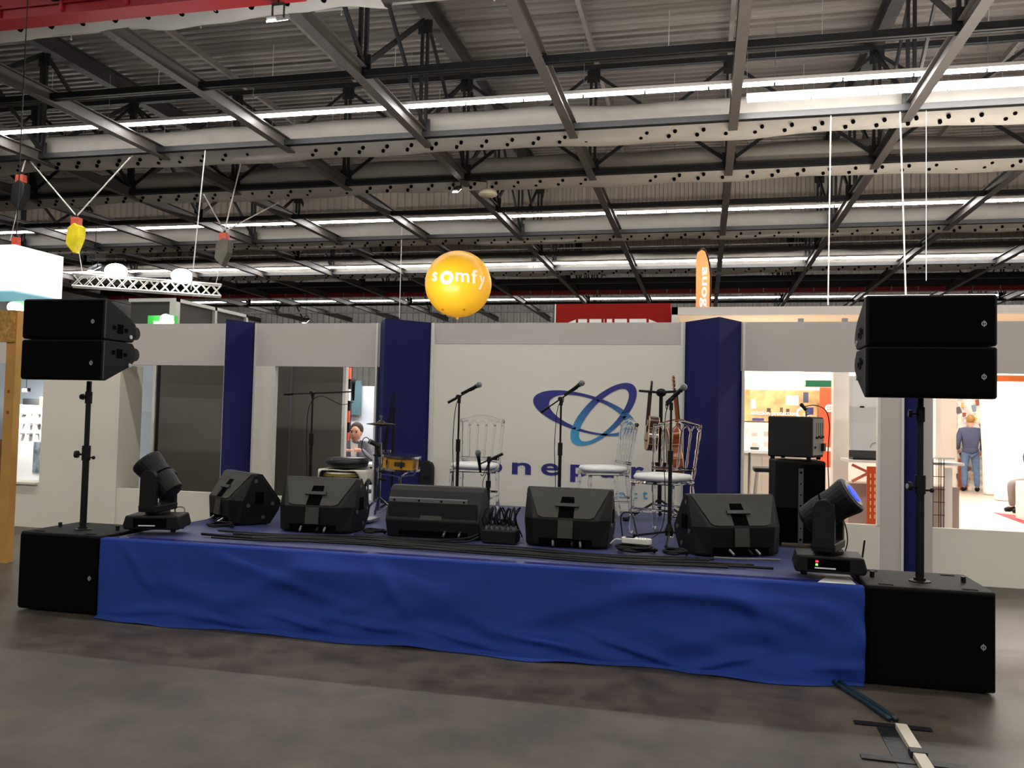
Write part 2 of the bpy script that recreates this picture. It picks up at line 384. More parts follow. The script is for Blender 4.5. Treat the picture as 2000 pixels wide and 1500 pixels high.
B().box(.36, 1.69, WY, WY+.06, 0, ZS).build('parapet_panel', WHITE, wr)
B().box(2.06, 2.165, WY, WY+.1, 0, ZH0).build('pier_panel', HEAD_W, wr)
B().box(2.165, 6.5, WY, WY+.06, 0, ZS).build('parapet_panel', WHITE, wr)
B().box(.37, .395, WY-.006, WY+.07, ZS, ZH0).build('edge_profile', MATS['alu_profile'], wr)
B().box(1.665, 1.69, WY-.006, WY+.07, ZS, ZH0).build('edge_profile', MATS['alu_profile'], wr)
B().box(5.2, 5.6, WY, WY+.1, 0, ZH0).build('pier_panel', HEAD_W, wr)
# navy three-sided pillars
def pillar(xa, xb, rid, lab, dep=.4):
    t = thing('stand_pillar', lab, 'pillar', ((xa+xb)/2, WY, 0)); c = (xa+xb)/2; a, b_ = xa-c, xb-c; r = rid-c
    o = B().prism([(a, .05), (r, -dep), (b_, .05)], 'z', 0, ZH1+.005).build('fabric_sleeve', BLUE, t)
    B().box(a-.02, a+.004, -.014, .06, 0, ZH1).build('frame_upright', MATS['alu_profile'], t); B().box(b_-.004, b_+.02, -.014, .06, 0, ZH1).build('frame_upright', MATS['alu_profile'], t)
pillar(-5.5, -5.13, -5.272, 'narrow looking navy fabric pillar between the two grey panelled windows')
pillar(-3.60, -2.955, -3.36, 'navy fabric pillar behind the snare drum, left of the logo')
pillar(-.225, .38, .135, 'navy fabric pillar behind the guitars, right of the logo')
pillar(1.9, 2.06, 2.05, 'thin navy fabric pillar behind the right speaker pole', .08)
# --- printed logo and lettering
def logo_mat():
    m = bpy.data.materials.new('logo_gradient_print'); m.use_nodes = True; nt = m.node_tree; b = nt.nodes['Principled BSDF']; b.inputs['Roughness'].default_value = .6
    tc = nt.nodes.new('ShaderNodeTexCoord'); sp = nt.nodes.new('ShaderNodeSeparateXYZ'); nt.links.new(tc.outputs['Object'], sp.inputs[0])
    return m, nt, b, sp
def ring(name, co, ao, bo, to, ci, ai, bi, ti, gdir, g0, g1):
    n = 72; b = B(); Y = WY+.02
    def pt(c, a, bb, t, k, ref):
        # parameterise by direction so inner and outer points pair up
        an = 2*PI*k/n; x = a*math.cos(an); y = bb*math.sin(an)
        u = c[0]+x*math.cos(t)-y*math.sin(t); v = c[1]+x*math.sin(t)+y*math.cos(t)
        return PY(800+u/4, 600+v/4, Y)
    O = [pt(co, ao, bo, to, k, 0) for k in range(n)]; I = [pt(ci, ai, bi, ti, k, 0) for k in range(n)]
    for dy in (-.004, 0): b.v += [(p.x, p.y+dy, p.z) for p in O]+[(p.x, p.y+dy, p.z) for p in I]
    for k in range(n):
        j = (k+1) % n
        b.f += [(k, j, n+j, n+k), (k, j, 2*n+j, 2*n+k), (n+k, n+j, 3*n+j, 3*n+k), (2*n+k, 2*n+j, 3*n+j, 3*n+k)]
    m, nt, bs, sp = logo_mat()
    dt = nt.nodes.new('ShaderNodeVectorMath'); dt.operation = 'DOT_PRODUCT'; dt.inputs[1].default_value = gdir
    tc = [x for x in nt.nodes if x.type == 'TEX_COORD'][0]; nt.links.new(tc.outputs['Object'], dt.inputs[0])
    mr = nt.nodes.new('ShaderNodeMapRange'); mr.inputs[1].default_value = g0; mr.inputs[2].default_value = g1; nt.links.new(dt.outputs['Value'], mr.inputs[0])
    rp = nt.nodes.new('ShaderNodeValToRGB'); e = rp.color_ramp.elements; e[0].color = (*lin((44, 46, 124)), 1); e[1].color = (*lin((66, 158, 200)), 1)
    nt.links.new(mr.outputs[0], rp.inputs[0]); nt.links.new(rp.outputs[0], bs.inputs['Base Color'])
    b.build(name, m, wc)
d2r = math.radians
ring('logo_ring', (1369, 828), 417, 146, d2r(15.5), (1389, 836), 312, 124, d2r(18), (1, 0, -.35), -1.65, -1.0)
ring('logo_ring', (1516, 837), 327, 143.6, d2r(-42.8), (1518, 843), 265.7, 99, d2r(-47), (-.6, 0, -1), -1.05, -.45)
zb = .882
for c, px0, px1, hh in (('s', 893, 926, .13), ('o', 945, 981, .13), ('n', 1000, 1037, .127), ('e', 1057, 1092, .13), ('p', 1114, 1150, .185), ('a', 1172, 1207, .13), ('r', 1233, 1258, .127)):
    a = PY(px0, 915, WY+.02).x; b_ = PY(px1, 915, WY+.02).x
    z = .887 if c != 'p' else .887-.058
    wall_text(c, a, WY+.02, z, b_-a, hh, 'letter', INK, wc)
CYAN = M('logo_light_blue', (84, 160, 196), .6)
for c, px in zip('Connect', (1112, 1136, 1160, 1184, 1207, 1231, 1255)):
    a = PY(px, 966, WY+.02).x; wall_text(c, a, WY+.02, .68, .075 if c != 't' else .05, .062 if c not in 'Ct' else .085, 'letter', CYAN, wc)

# ================================================================= THE STAGE
SX0, SX1, SY0, SY1, ZT = -4.2, .91, 5.22, 8.72, .555; ZP = ZT+.005
CARPET = M('stage_blue_carpet', (56, 62, 108), .45, var=.1, vs_=3, bump=.25, bs=250, spec=.6)
st = thing('stage', 'low stage platform with blue carpet in front of the logo wall', 'stage', ((SX0+SX1)/2, (SY0+SY1)/2, 0))
hx, hy = (SX1-SX0)/2, (SY1-SY0)/2
cx_, cy_ = (SX0+SX1)/2, (SY0+SY1)/2
pol = [(SX0, SY0), (SX1, SY0), (SX1, SY1), (.43, SY1), (.135, WY-.46), (-.27, SY1), (-2.90, SY1), (-3.36, WY-.46), (-3.64, SY1), (SX0, SY1)]
B().prism([(a-cx_, b_-cy_) for a, b_ in pol], 'z', ZT-.06, ZT).build('carpet_top', CARPET, st)
STG = M('stage_leg_black', (25, 25, 27), .5)
lg = B().box(-.03, .03, -.03, .03, 0, ZT-.06).mesh('leg')
for i in range(6):
    for j in range(4): link('leg', lg, STG, st, loc=(-hx+.06+(2*hx-.12)*i/5, -hy+.1+(2*hy-.75)*j/3, 0))
TAPE_S = M('glossy_blue_edge_tape', (38, 44, 108), .2, spec=.6, bump=.12, bs=14)
B().box(-hx, hx, -hy, -hy+.17, ZT, ZT+.003).build('edge_tape', TAPE_S, st)
B().add([(hx-.26, -hy+.02, ZT+.004), (hx-.02, -hy+.01, ZT+.004), (hx-.02, -hy+.36, ZT+.004), (hx-.16, -hy+.3, ZT+.004)], [(0, 1, 2, 3)]).build('white_corner_sheet', PAPER, st)
# --- blue skirt with sagging folds
def skirt():
    nx, nz = 260, 44; b = B(); L = SX1-SX0+.02
    def fold(x, z):
        s = (x-SX0)/L; d = .006
        def f(cx, cz, dx, dz, wid, amp, ln):
            u = ((x-cx)*dx+(z-cz)*dz); w = ((x-cx)*-dz+(z-cz)*dx)
            return amp*math.exp(-(w/wid)**2)*math.exp(-(u/ln)**2)
        for cx, cz, a, wid, amp, ln in FOLDS: d += f(cx, cz, math.cos(a), math.sin(a), wid, amp, ln)
        d += .006*math.sin(x*5.3+z*4)+.004*math.sin(x*11+z*9+1)
        d += .05*max(0, .16-z)/.16*(.5+.5*math.sin(x*3.1+1.3*math.sin(x*1.7)))
        e = SX1-x
        if e < .32: d += .03*math.sin((z*26+x*14))*(1-e/.32)*(.4+z)
        return max(d, .004)
    rnd = random.Random(3); FOLDS = []
    for i in range(30):
        FOLDS.append((SX0+rnd.random()*L, .05+rnd.random()*.42, rnd.choice((-1, 1))*(.06+rnd.random()*.4), .04+rnd.random()*.05, .008+rnd.random()*.017, .35+rnd.random()*.5))
    for i in range(9):
        FOLDS.append((SX0+.25+i*.58+rnd.random()*.2, .07+rnd.random()*.06, rnd.choice((-1, 1))*(.05+rnd.random()*.25), .025, .02+rnd.random()*.015, .25))
    for cx in (-3.9, -2.0, .3): FOLDS.append((cx, .4, -.9 if cx < 0 else 2.2, .05, .02, .3))
    for i in range(nx+1):
        x = SX0-.01+L*i/nx
        b.v.append((x, SY0+.06, ZT+.006)); 
        for k in range(nz+1):
            t = k/nz; z = (ZT+.004)*(1-t)+.004; hem = .012*math.sin(x*6)+.01*math.sin(x*13)
            y = SY0-.006-fold(x, z)*min(1, t*5+.05)
            if k == nz: y -= .02+.02*(1+math.sin(x*4.4))
            b.v.append((x, y, max(.003, z+hem*t*.4)))
    m = nz+2
    for i in range(nx):
        for k in range(m-1): b.f.append((i*m+k, i*m+k+1, (i+1)*m+k+1, (i+1)*m+k))
    o = b.build('stage_skirt', M('royal_blue_cloth', (28, 60, 140), .75, var=.05, vs_=5, bump=.15, bs=500, spec=.3), smooth=True)
    md = o.modifiers.new('thick', 'SOLIDIFY'); md.thickness = .003; md.offset = 1
    tag(o, 'wrinkled royal blue cloth skirt hanging along the stage front', 'stage skirt')
skirt()

# ================================================================= PA: subwoofers, poles, top speakers
LOGO = M('badge_silver', (190, 190, 188), .35, metal=.6)
def badge(p, r, parent):
    b = B(); n = 20
    for k in range(n):
        a0, a1 = 2*PI*k/n, 2*PI*(k+1)/n
        b.add([(r*math.cos(a)*q, dy, r*math.sin(a)*q) for a in (a0, a1) for q in (.62, 1) for dy in (0, -.004)], [(0, 2, 6, 4), (1, 3, 7, 5), (0, 1, 5, 4), (2, 3, 7, 6)])
    b.box(-.14*r, .14*r, -.005, 0, -1.3*r, 1.3*r).build('badge', LOGO, parent, loc=p)
def sub(xa, lab, w=.69, d=.6, h=.575, y=5.22):
    t = thing('subwoofer', lab, 'subwoofer', (xa+w/2, y, 0))
    B().box(-w/2, w/2, .015, d, .012, h).build('cabinet', BLK_PAINT, t, bevel=.012)
    B().box(-w/2+.012, w/2-.012, 0, .016, .03, h-.016).build('grille', GRILLE, t, bevel=.006)
    badge((w/2-.07, -.001, .27), .014, t)
    for sx in (-1, 1):
        for sy in (.09, .5): B().lathe([(.02, 0), (.025, .013)], 10, (sx*(w/2-.06), sy, 0)).build('foot', RUBBER, t)
    B().lathe([(.06, h-.001), (.06, h+.006), (.045, h+.009)], 20, (0, .24, 0)).build('pole_socket', BLK, t)
    for sx in (-1, 1):
        B().cyl((sx*(w/2-.09), .3, h), (sx*(w/2-.09), .3, h+.035), .014, n=10).build('lock_pin', BLK, t)
        for sy in (.06, .52): B().box(sx*(w/2-.12)-.04, sx*(w/2-.12)+.04, sy-.014, sy+.014, h-.002, h+.002).build('skid_recess', VOID, t)
    return t
sub(-4.915, 'black subwoofer standing left of the blue stage skirt'); sub(.928, 'larger looking black subwoofer right of the blue stage skirt')
def pole(x, y, z0, z1, lab, knob):
    t = thing('speaker_pole', lab, 'speaker pole', (x, y, z0)); h = z1-z0
    B().cyl((0, 0, 0), (0, 0, h*.5), .024, n=16).build('lower_tube', BLK, t, smooth=False)
    B().cyl((0, 0, h*.46), (0, 0, h*.56), .031, n=16).build('collar', BLK, t)
    B().cyl((0, 0, h*.56), (0, 0, h), .0185, n=16).build('upper_tube', BLK, t)
    B().cyl((0, 0, h-.17), (0, 0, h-.08), .026, n=14).build('top_collar', BLK, t)
    k = B().cyl((-.02, -.01, h*.5), (-.06, -.02, h*.5), .008, n=8).cyl((-.055, -.02, h*.5), (-.075, -.024, h*.5), .028, n=14).build('knob', BLK, t)
    B().cyl((-.075, -.024, h*.5), (-.079, -.025, h*.5), .016, n=12).build('knob_cap', LOGO, k)
    B().cyl((.02, 0, h*.48), (.06, 0, h*.48), .006, n=8).ball((.065, 0, h*.48), .014, 10, 6).build('locking_pin', BLK, t)
    B().cyl((-.02, 0, h-.12), (-.05, 0, h-.12), .007, n=8).cyl((-.05, 0, h-.12), (-.068, 0, h-.12), .024, .02, n=12).build('top_knob', BLK, t)
    B().cyl((0, 0, 0), (0, 0, .012), .034, n=16).build('base_ring', BLK, t)
pole(-4.57, 5.46, .586, 1.70, 'black speaker pole rising from the left subwoofer', 1)
pole(1.273, 5.46, .586, 1.70, 'black speaker pole rising from the right subwoofer', 1)
def top_speaker(x, z, upper, lab, w=.70, y=5.22):
    h = .298; t = thing('line_speaker', lab, 'speaker', (x, y, z))
    # side profile: flat on the face that meets its twin, tapering to a short back on the other
    pr = [(0, 0), (.0, h), (.05, h+.0), (.30, h*.62), (.36, h*.46), (.37, .05), (.33, 0)] if upper else [(0, 0), (0, h), (.33, h), (.37, h-.05), (.36, h*.54), (.30, h*.38), (.05, 0)]
    bx = B().prism([(a+.02, b) for a, b in pr], 'x', -w/2, w/2).build('cabinet', BLK_PAINT, t, bevel=.01)
    B().box(-w/2+.015, w/2-.015, 0, .022, .012, h-.012).build('grille', GRILLE, t, bevel=.006)
    badge((w/2-.075, -.001, h*.42), .014, t)
    for s in (-1, 1):
        g = B()
        zc = h*.3 if upper else h*.7
        g.box(s*w/2-.003, s*w/2+.003, .17, .23, zc-.035, zc+.035).box(s*w/2-.003, s*w/2+.003, .12, .15, zc-.01, zc+.02).box(s*w/2-.003, s*w/2+.003, .25, .28, zc-.02, zc+.01)
        g.build('handle_recess', VOID, t)
        zz = .04 if upper else h-.17
        c = B().cyl((s*w/2-.006, .315, zz), (s*w/2+.008, .315, zz), .016, n=12).build('rigging_bolt', LOGO, t)
        zz = h*.25 if upper else h*.72
        B().cyl((s*(w/2-.005), .385, zz), (s*(w/2-.06), .385, zz), .05, n=16).build('corner_bumper', BLK, t)
        B().box(s*w/2-.004, s*w/2+.002, .028, .04, .01, h-.01).build('edge_strip', GREYPL, t)
    return t
for xc, side in ((-4.635, 'left'), (1.275, 'right')):
    zz = 1.668 if xc > 0 else 1.70
    top_speaker(xc, zz, False, 'lower black speaker of the pair on the %s pole' % side); top_speaker(xc, zz+.304, True, 'upper black speaker of the pair on the %s pole' % side)

# ================================================================= STAGE MONITORS
def monitor(x, y, rz, lab, w=.64, h=.41, sc_=1.):
    t = thing('stage_monitor', lab, 'stage monitor', (x, y, ZP), rz, 'moulded stage monitors along the stage front')
    w2 = w/2; D = .42
    # rings of the body from the back foot over the top to the front foot; (y, z, outer half width, inner half width, inner y)
    v = {}; b = B()
    def P(*a): b.v.append(a); return len(b.v)-1
    for s in (-1, 1):
        v[s] = dict(A=P(s*(w2-.02), .06, .015), a=P(s*(w2-.09), .012, .015), Bo=P(s*w2, .085, .2), b=P(s*(w2-.085), 0, .205), C=P(s*w2, .17, h-.012), c=P(s*(w2-.02), .165, h), D=P(s*w2, .23, h), G=P(s*w2, D, .17), g=P(s*w2, D-.02, .11), E=P(s*(w2-.01), .33, 0), e=P(s*(w2-.09), .03, 0), H=P(s*(w2-.03), .075, 0))
    l, r = v[-1], v[1]
    b.f += [(l['a'], r['a'], r['b'], l['b']), (l['b'], r['b'], r['c'], l['c']), (l['c'], r['c'], r['D'], l['D']), (l['D'], r['D'], r['G'], l['G']), (l['G'], r['G'], r['g'], l['g']), (l['g'], r['g'], r['E'], l['E']), (l['E'], r['E'], r['H'], r['e'], l['e'], l['H']), (l['e'], r['e'], r['a'], l['a'])]
    for q in (l, r):
        b.f += [(q['a'], q['b'], q['Bo'], q['A']), (q['b'], q['c'], q['C'], q['Bo']), (q['A'], q['Bo'], q['C'], q['D'], q['G'], q['g'], q['E'], q['H']), (q['C'], q['c'], q['D']), (q['e'], q['a'], q['A'], q['H'])]
    b.build('cabinet', BLK, t, bevel=.008)
    # apron painted lighter for light on the sloping back, with rounded lower corners, split round the handle slot
    def on(u, q, off=.004):      # u across, q 0..1 up the slope
        yy = .165*q; zz = .205+(h-.205)*q; n = Vector((0, -(h-.205), .165)).normalized()
        return (u, yy+n.y*off, zz+n.z*off)
    hs = .058
    for s in (-1, 1):
        poly = [(s*hs, .03), (s*(w2-.17), .03)]
        for k in range(7): an = k/6*PI/2; poly.append((s*(w2-.17+.06*math.sin(an)), .03+.12*(1-math.cos(an))*1.))
        poly += [(s*(w2-.022), .96), (s*hs*.8, .96), (s*hs*.8, .7), (s*hs, .35)]
        o = B(); n_ = len(poly); o.v = [on(u, q, .001) for u, q in poly]+[on(u, q, .007) for u, q in poly]
        o.f = [tuple(range(n_)), tuple(range(n_, 2*n_))]+[(i, (i+1) % n_, n_+(i+1) % n_, n_+i) for i in range(n_)]
        o.build('rear_panel', GREYPL, t)
    def quad(u0, u1, q0, q1, name, mat, off, th=.004, par=None):
        o = B(); pl = [(u0, q0), (u1, q0), (u1, q1), (u0, q1)]
        o.v = [on(u, q, off) for u, q in pl]+[on(u, q, off+th) for u, q in pl]; o.f = [(0, 1, 2, 3), (4, 5, 6, 7), (0, 1, 5, 4), (1, 2, 6, 5), (2, 3, 7, 6), (3, 0, 4, 7)]
        return o.build(name, mat, par or t)
    quad(-hs*.8, hs*.8, .7, .96, 'rear_panel', GREYPL, .001, .006)
    quad(-hs*.95, hs*.95, .05, .7, 'handle_slot', VOID, .0005, .003)
    quad(-hs*1.5, hs*1.5, .36, .46, 'handle', M('handle_plastic', (52, 52, 52), .45), .008, .016)
    B().prism([(-.004, .07), (-.004, .2), (-.02, .07)], 'x', -hs*.95, hs*.95).build('handle_ramp', GREYPL, t)
    B().box(-w2+.13, w2-.13, -.002, .02, .02, .062).build('connector_bay', VOID, t)
    for i, u in enumerate((-.09, .05, .11)):
        B().cyl((u, 0, .045), (u+.01, -.05, .02), .009, n=8).build('plug', STEEL if i != 1 else RUBBER, t)
    for s in (-1, 1):
        for yy, zz in ((.19, h-.06), (.34, .17), (.13, .16), (.26, .06)):
            B().cyl((s*(w2-.004), yy, zz), (s*(w2+.004), yy, zz), .016, n=12).build('rigging_point', M('rigging_grey', (92, 92, 92), .4, metal=.4), t)
        B().box(s*w2-.003, s*w2+.003, .19, .26, .17, .27).build('side_handle', VOID, t)
    o = B(); g = [(-w2+.02, .245, h-.012), (w2-.02, .245, h-.012), (w2-.02, D-.004, .18), (-w2+.02, D-.004, .18)]; nn = Vector((0, .24, .19)).normalized()*.01
    o.v = [tuple(Vector(p)) for p in g]+[tuple(Vector(p)+nn) for p in g]; o.f = [(0, 1, 2, 3), (4, 5, 6, 7), (0, 1, 5, 4), (1, 2, 6, 5), (2, 3, 7, 6), (3, 0, 4, 7)]
    o.build('grille', GRILLE, t)
    t.scale = (sc_, sc_, sc_)
    return t
monitor(-3.98, 6.33, -.64, 'stage monitor turned sideways beside the left moving head light', .62, .42)
monitor(-2.985, 6.06, .03, 'stage monitor in front of the white towel and drum', .64, .42)
monitor(-.975, 6.05, .0, 'stage monitor right of the plug box, below the boom microphone', .65, .42)
monitor(.27, 6.12, .42, 'stage monitor at the far right end, below the black amplifier stack', .68, .42)
def bar_monitor(x, y, rz, lab):
    t = thing('bar_monitor', lab, 'stage monitor', (x, y, ZP), rz); w2 = .375
    pr = [(.05, 0), (0, .13), (.02, .2), (.075, .3), (.10, .355), (.14, .385), (.2, .39), (.24, .37), (.44, .12), (.42, .06), (.38, 0)]
    B().prism(pr, 'x', -w2, w2).build('cabinet', M('bar_monitor_black', (28, 28, 26), .5, bump=.2, bs=500, spec=.35), t, bevel=.01)
    B().prism([(.005, .12), (.0135, .27), (.02, .12)], 'x', -w2+.02, w2-.02).build('lower_back', BLK, t)
    B().box(-w2+.01, w2-.11, .045, .075, .262, .3).build('rail', M('rail_grey', (112, 114, 112), .4, metal=.3), t, bevel=.005)
    for u in (-.32, -.12, .06, .24): B().cyl((u, .04, .281), (u, .05, .281), .008, n=8).build('rail_screw', VOID, t)
    B().prism([(.086, .32), (.112, .362), (.12, .355), (.1, .32)], 'x', -.08, .08).build('handle_slot', VOID, t)
    B().prism([(-.002, .14), (.02, .215), (.03, .14)], 'x', -.095, .075).build('handle_ramp', GREYPL, t)
    B().prism([(.1, .31), (.118, .364), (.135, .378), (.13, .31)], 'x', -w2+.03, -.1).build('top_panel', M('slate_panel', (52, 58, 70), .4), t)
    B().prism([(.1, .31), (.118, .364), (.135, .378), (.13, .31)], 'x', .1, w2-.03).build('top_panel', MATS['slate_panel'], t)
    B().box(-w2+.1, w2-.1, .03, .05, .02, .09).build('connector_bay', VOID, t)
    for u in (.1, .22): B().cyl((u, .04, .06), (u, -.02, .03), .009, n=8).build('plug', STEEL, t)
    B().prism([(.26, .372), (.45, .13), (.455, .14), (.27, .38)], 'x', -w2+.02, w2-.02).build('grille', GRILLE, t)
bar_monitor(-2.015, 6.1, .02, 'wide rounded stage monitor with a pale horizontal bar across its back')

# ================================================================= MOVING HEAD LIGHTS
def moving_head(x, y, rz, tilt, pan, lab, lens=None, leds=False):
    t = thing('moving_head_light', lab, 'stage light', (x, y, ZT+.024), rz)
    base = B().prism([(-.20, .02), (.20, .02), (.21, .05), (.19, .125), (-.19, .125), (-.21, .05)], 'y', -.14, .14).build('base', BLK, t, bevel=.012)
    B().box(-.13, .11, -.146, -.139, .04, .105).build('display_panel', VOID, base)
    B().box(-.09, .03, -.148, -.145, .048, .056).build('printed_strip', PAPER, base)
    if leds:
        B().box(-.085, -.07, -.149, -.145, .085, .097).build('red_led', M('led_red', (255, 40, 70), .5, emit=4), base)
        B().box(-.085, -.072, -.149, -.145, .066, .077).build('green_led', M('led_green', (120, 255, 90), .5, emit=4), base)
        B().cyl((.2, .05, .08), (.215, .05, .21), .006, n=6).build('antenna', BLK, base)
    for sx in (-1, 1):
        for sy in (-.1, .1): B().lathe([(.018, 0), (.022, .02)], 10, (sx*.15, sy, 0)).build('foot', RUBBER, t)
    R = Rz(pan)
    yo = B(); 
    yo.lathe([(.09, .125), (.09, .15)], 20)
    yo.prism([(-.15, .15), (.15, .15), (.155, .2), (-.155, .2)], 'y', -.07, .07)
    for s in (-1, 1):
        yo.prism([(s*.155, .17), (s*.105, .17), (s*.11, .40), (s*.125, .44), (s*.15, .42)], 'y', -.065, .065)
        yo.cyl((s*.108, 0, .40), (s*.15, 0, .40), .065, n=20)
    yo.v = [tuple(R @ Vector(p)) for p in yo.v]
    yo.build('yoke', BLK, t, bevel=.006)
    c = Vector((0, 0, .40)); RR = R @ Rx(tilt)
    hd = B().lathe([(.07, -.17), (.095, -.15), (.105, -.06), (.104, .06), (.118, .15), (.112, .17), (.09, .175)], 24, c, R=RR).build('head', BLK, t, smooth=False, bevel=.004)
    B().lathe([(.085, .172), (.085, .178)], 24, c, R=RR).build('lens', M('lens_dark', (8, 8, 10), .35, spec=.2), hd)
    if lens: B().lathe([(.06, .178), (.055, .182)], 24, c, R=RR).build('lit_lens', lens, hd)
    B().lathe([(.107, .0), (.107, .012)], 24, c, R=RR).build('head_ring', VOID, hd)
    return t
moving_head(-4.045, 5.62, .3, .75, -1.8, 'left moving head stage light, black, lens dark and tipped away')
BLU = M('lens_blue_glow', (20, 60, 255), .5, spec=.1, emit=1.3)
moving_head(.765, 5.53, -.05, .95, 1.28, 'right moving head stage light with a blue lit lens', lens=BLU, leds=True)

# ================================================================= CLEAR CHAIRS
ACR = M('clear_acrylic', (250, 250, 250), .04, trans=1., ior=1.32); CUSH = M('white_cushion_vinyl', (232, 230, 226), .5, bump=.05, bs=60)
def turned(b, p, q, r):
    p = Vector(p); q = Vector(q); n = 15; pts = []; rs = []
    for i in range(n+1):
        t = i/n; pts.append(p.lerp(q, t)); rs.append(r*(1+.28*(1 if i in (2, 3, 8, 12, 13) else 0)-.15*(1 if i in (4, 7, 9) else 0)))
    return b.tube(pts, r, 10, True, rs)
def chair():
    t = thing('clear_chair', 'x', 'chair', (0, 0, 0), 0, 'clear acrylic chairs on the stage'); w = .195
    # seat faces -Y
    b = B(); pf = [(.0, 0), (.195, 0), (.215, .012), (.218, .03), (.205, .05), (.14, .058), (0, .06)]
    n = 32; prof = pf
    for r, z in prof:
        for k in range(n):
            an = 2*PI*k/n; c, s_ = math.cos(an), math.sin(an); e = .62
            b.v.append((r*math.copysign(abs(c)**e, c), r*math.copysign(abs(s_)**e, s_), .445+z))
    for i in range(len(prof)-1):
        for k in range(n): k2 = (k+1) % n; b.f.append((i*n+k, i*n+k2, (i+1)*n+k2, (i+1)*n+k))
    b.build('seat_cushion', CUSH, t, smooth=True)
    B().box(-.2, .2, -.2, .2, .415, .442).build('seat_frame', ACR, t, bevel=.01)
    for s in (-1, 1):
        turned(B(), (s*.18, -.18, .415), (s*.185, -.19, 0), .016).build('leg', ACR, t, smooth=True)
        turned(B(), (s*.18, .18, .415), (s*.185, .23, 0), .016).build('leg', ACR, t, smooth=True)
        turned(B(), (s*.185, .185, .44), (s*.215, .255, .90), .014).build('back_post', ACR, t, smooth=True)
        B().cyl((s*.183, -.185, .17), (s*.183, .205, .17), .010, n=10).build('stretcher', ACR, t, smooth=True)
    B().cyl((-.183, -.185, .21), (.183, -.185, .21), .010, n=10).build('stretcher', ACR, t, smooth=True)
    B().cyl((-.183, .2, .21), (.183, .2, .21), .010, n=10).build('stretcher', ACR, t, smooth=True)
    B().tube(catmull([(-.222, .255, .895), (-.15, .262, .91), (-.06, .268, .935), (0, .27, .942), (.06, .268, .935), (.15, .262, .91), (.222, .255, .895)], 4), .019, 10).build('crest_rail', ACR, t, smooth=True)
    B().cyl((-.19, .198, .53), (.19, .198, .53), .015, n=10).build('lower_rail', ACR, t, smooth=True)
    for i in range(4):
        x0 = -.115+.0767*i; turned(B(), (x0, .2, .535), (x0*1.15, .252, .86), .0095).build('spindle', ACR, t, smooth=True)
    for i in range(5):
        xa = -.192+.0768*i; xa *= 1.1; xb = xa+.0768*1.1; m_ = (xa+xb)/2
        B().tube(catmull([(xa, .252, .85), (xa+.018, .257, .882), (m_, .26, .897), (xb-.018, .257, .882), (xb, .252, .85)], 4), .008, 8).build('back_arch', ACR, t, smooth=True)
    return t
proto = chair()
for i, (x, y, rz, lab) in enumerate(((-2.14, 7.75, .02, 'clear acrylic chair with white seat left of the logo, behind a microphone stand'), (-.935, 8.0, -1.15, 'clear acrylic chair turned left, directly under the logo'), (-.33, 7.12, -.42, 'clear acrylic chair in front of the guitars, nearest the camera'))):
    c = proto if i == 0 else copy_tree(proto)
    c.location = (x, y, ZP); c.rotation_euler.z = rz; c['label'] = lab

# ================================================================= MICROPHONE STANDS
MESHB = M('mic_grille_silver', (150, 150, 150), .35, metal=.7, bump=.8, bs=900)
def mic(t, p, d, cable_to=None):
    p = Vector(p); d = Vector(d).normalized()
    b = B().tube([p-d*.17, p-d*.16, p-d*.03, p], .012, 12, True, [.009, .011, .0155, .02]).build('microphone', BLK, t, smooth=True)
    g = B(); R = Vector((0, 0, 1)).rotation_difference(d).to_matrix(); g.ball(p+d*.022, .027, 16, 10, (1, 1, 1.05), R); g.build('mic_grille', MESHB, b, smooth=True)
def mic_stand(x, y, H, boom_a, boom_b, micdir, lab, cable=True, legs=.33, leg_rot=.3, clip_gap=.05, thin=1., z0=0.):
    """boom_a: counterweight end, boom_b: microphone end, both relative to the stand foot"""
    t = thing('microphone_stand', lab, 'microphone stand', (x, y, ZP), 0, 'microphone stands on the stage'); r = .011*thin
    A, Bv, top = Vector(boom_a), Vector(boom_b), Vector((0, 0, H))
    B().cyl((0, 0, .06), (0, 0, H*.62), r*1.35, n=12).build('lower_pole', BLK, t)
    B().cyl((0, 0, H*.6), (0, 0, H), r*.8, n=12).build('upper_pole', BLK, t)
    B().cyl((0, 0, H*.56), (0, 0, H*.66), r*1.9, n=12).build('height_clutch', BLK, t)
    B().lathe([(.03, .05), (.036, .09), (.02, .14)], 14).build('hub', BLK, t)
    for k in range(3):
        an = leg_rot+2*PI*k/3; e = Vector((legs*math.cos(an), legs*math.sin(an), .0145))
        lg_ = B().cyl((0.02*math.cos(an), .02*math.sin(an), .08), e, .0085, n=8).build('leg', BLK, t)
        B().ball(e, .014, 8, 6).build('rubber_foot', RUBBER, lg_)
    B().cyl(A, Bv, .0065, n=10).build('boom', BLK, t)
    d = (Bv-A).normalized()
    B().cyl(A-d*.005, A+d*.085, .0125, n=12).build('counterweight', BLK, t)
    q = A+d*((top-A).dot(d))
    B().cyl(q+Vector((0, .02, 0)), q-Vector((0, .035, 0)), .019, n=12).cyl(top-Vector((0, 0, .05)), top+Vector((0, 0, .01)), .015, n=10).build('boom_clamp', BLK, t)
    md = Vector(micdir).normalized(); B().cyl(Bv, Bv+md*.05, .01, n=10).build('mic_clip', BLK, t)
    mic(t, Bv+md*.075+Vector((0, 0, .012)), md)
    if cable:
        s = Bv-md*.1; pts = catmull([s, s.lerp(q, .3)-Vector((0, 0, .045)), s.lerp(q, .8)-Vector((.0, -.01, .01)), q+Vector((-.03, 0, -.12)), Vector((-.05, 0, H*.62)), Vector((-.035, .0, H*.3)), Vector((-.06, -.03, .1)), Vector((-.16, -.08, .012))], 6)
        B().tube(pts, .0035, 6).build('microphone_cable', RUBBER, t, smooth=True)
    return t
Yq = 7.2
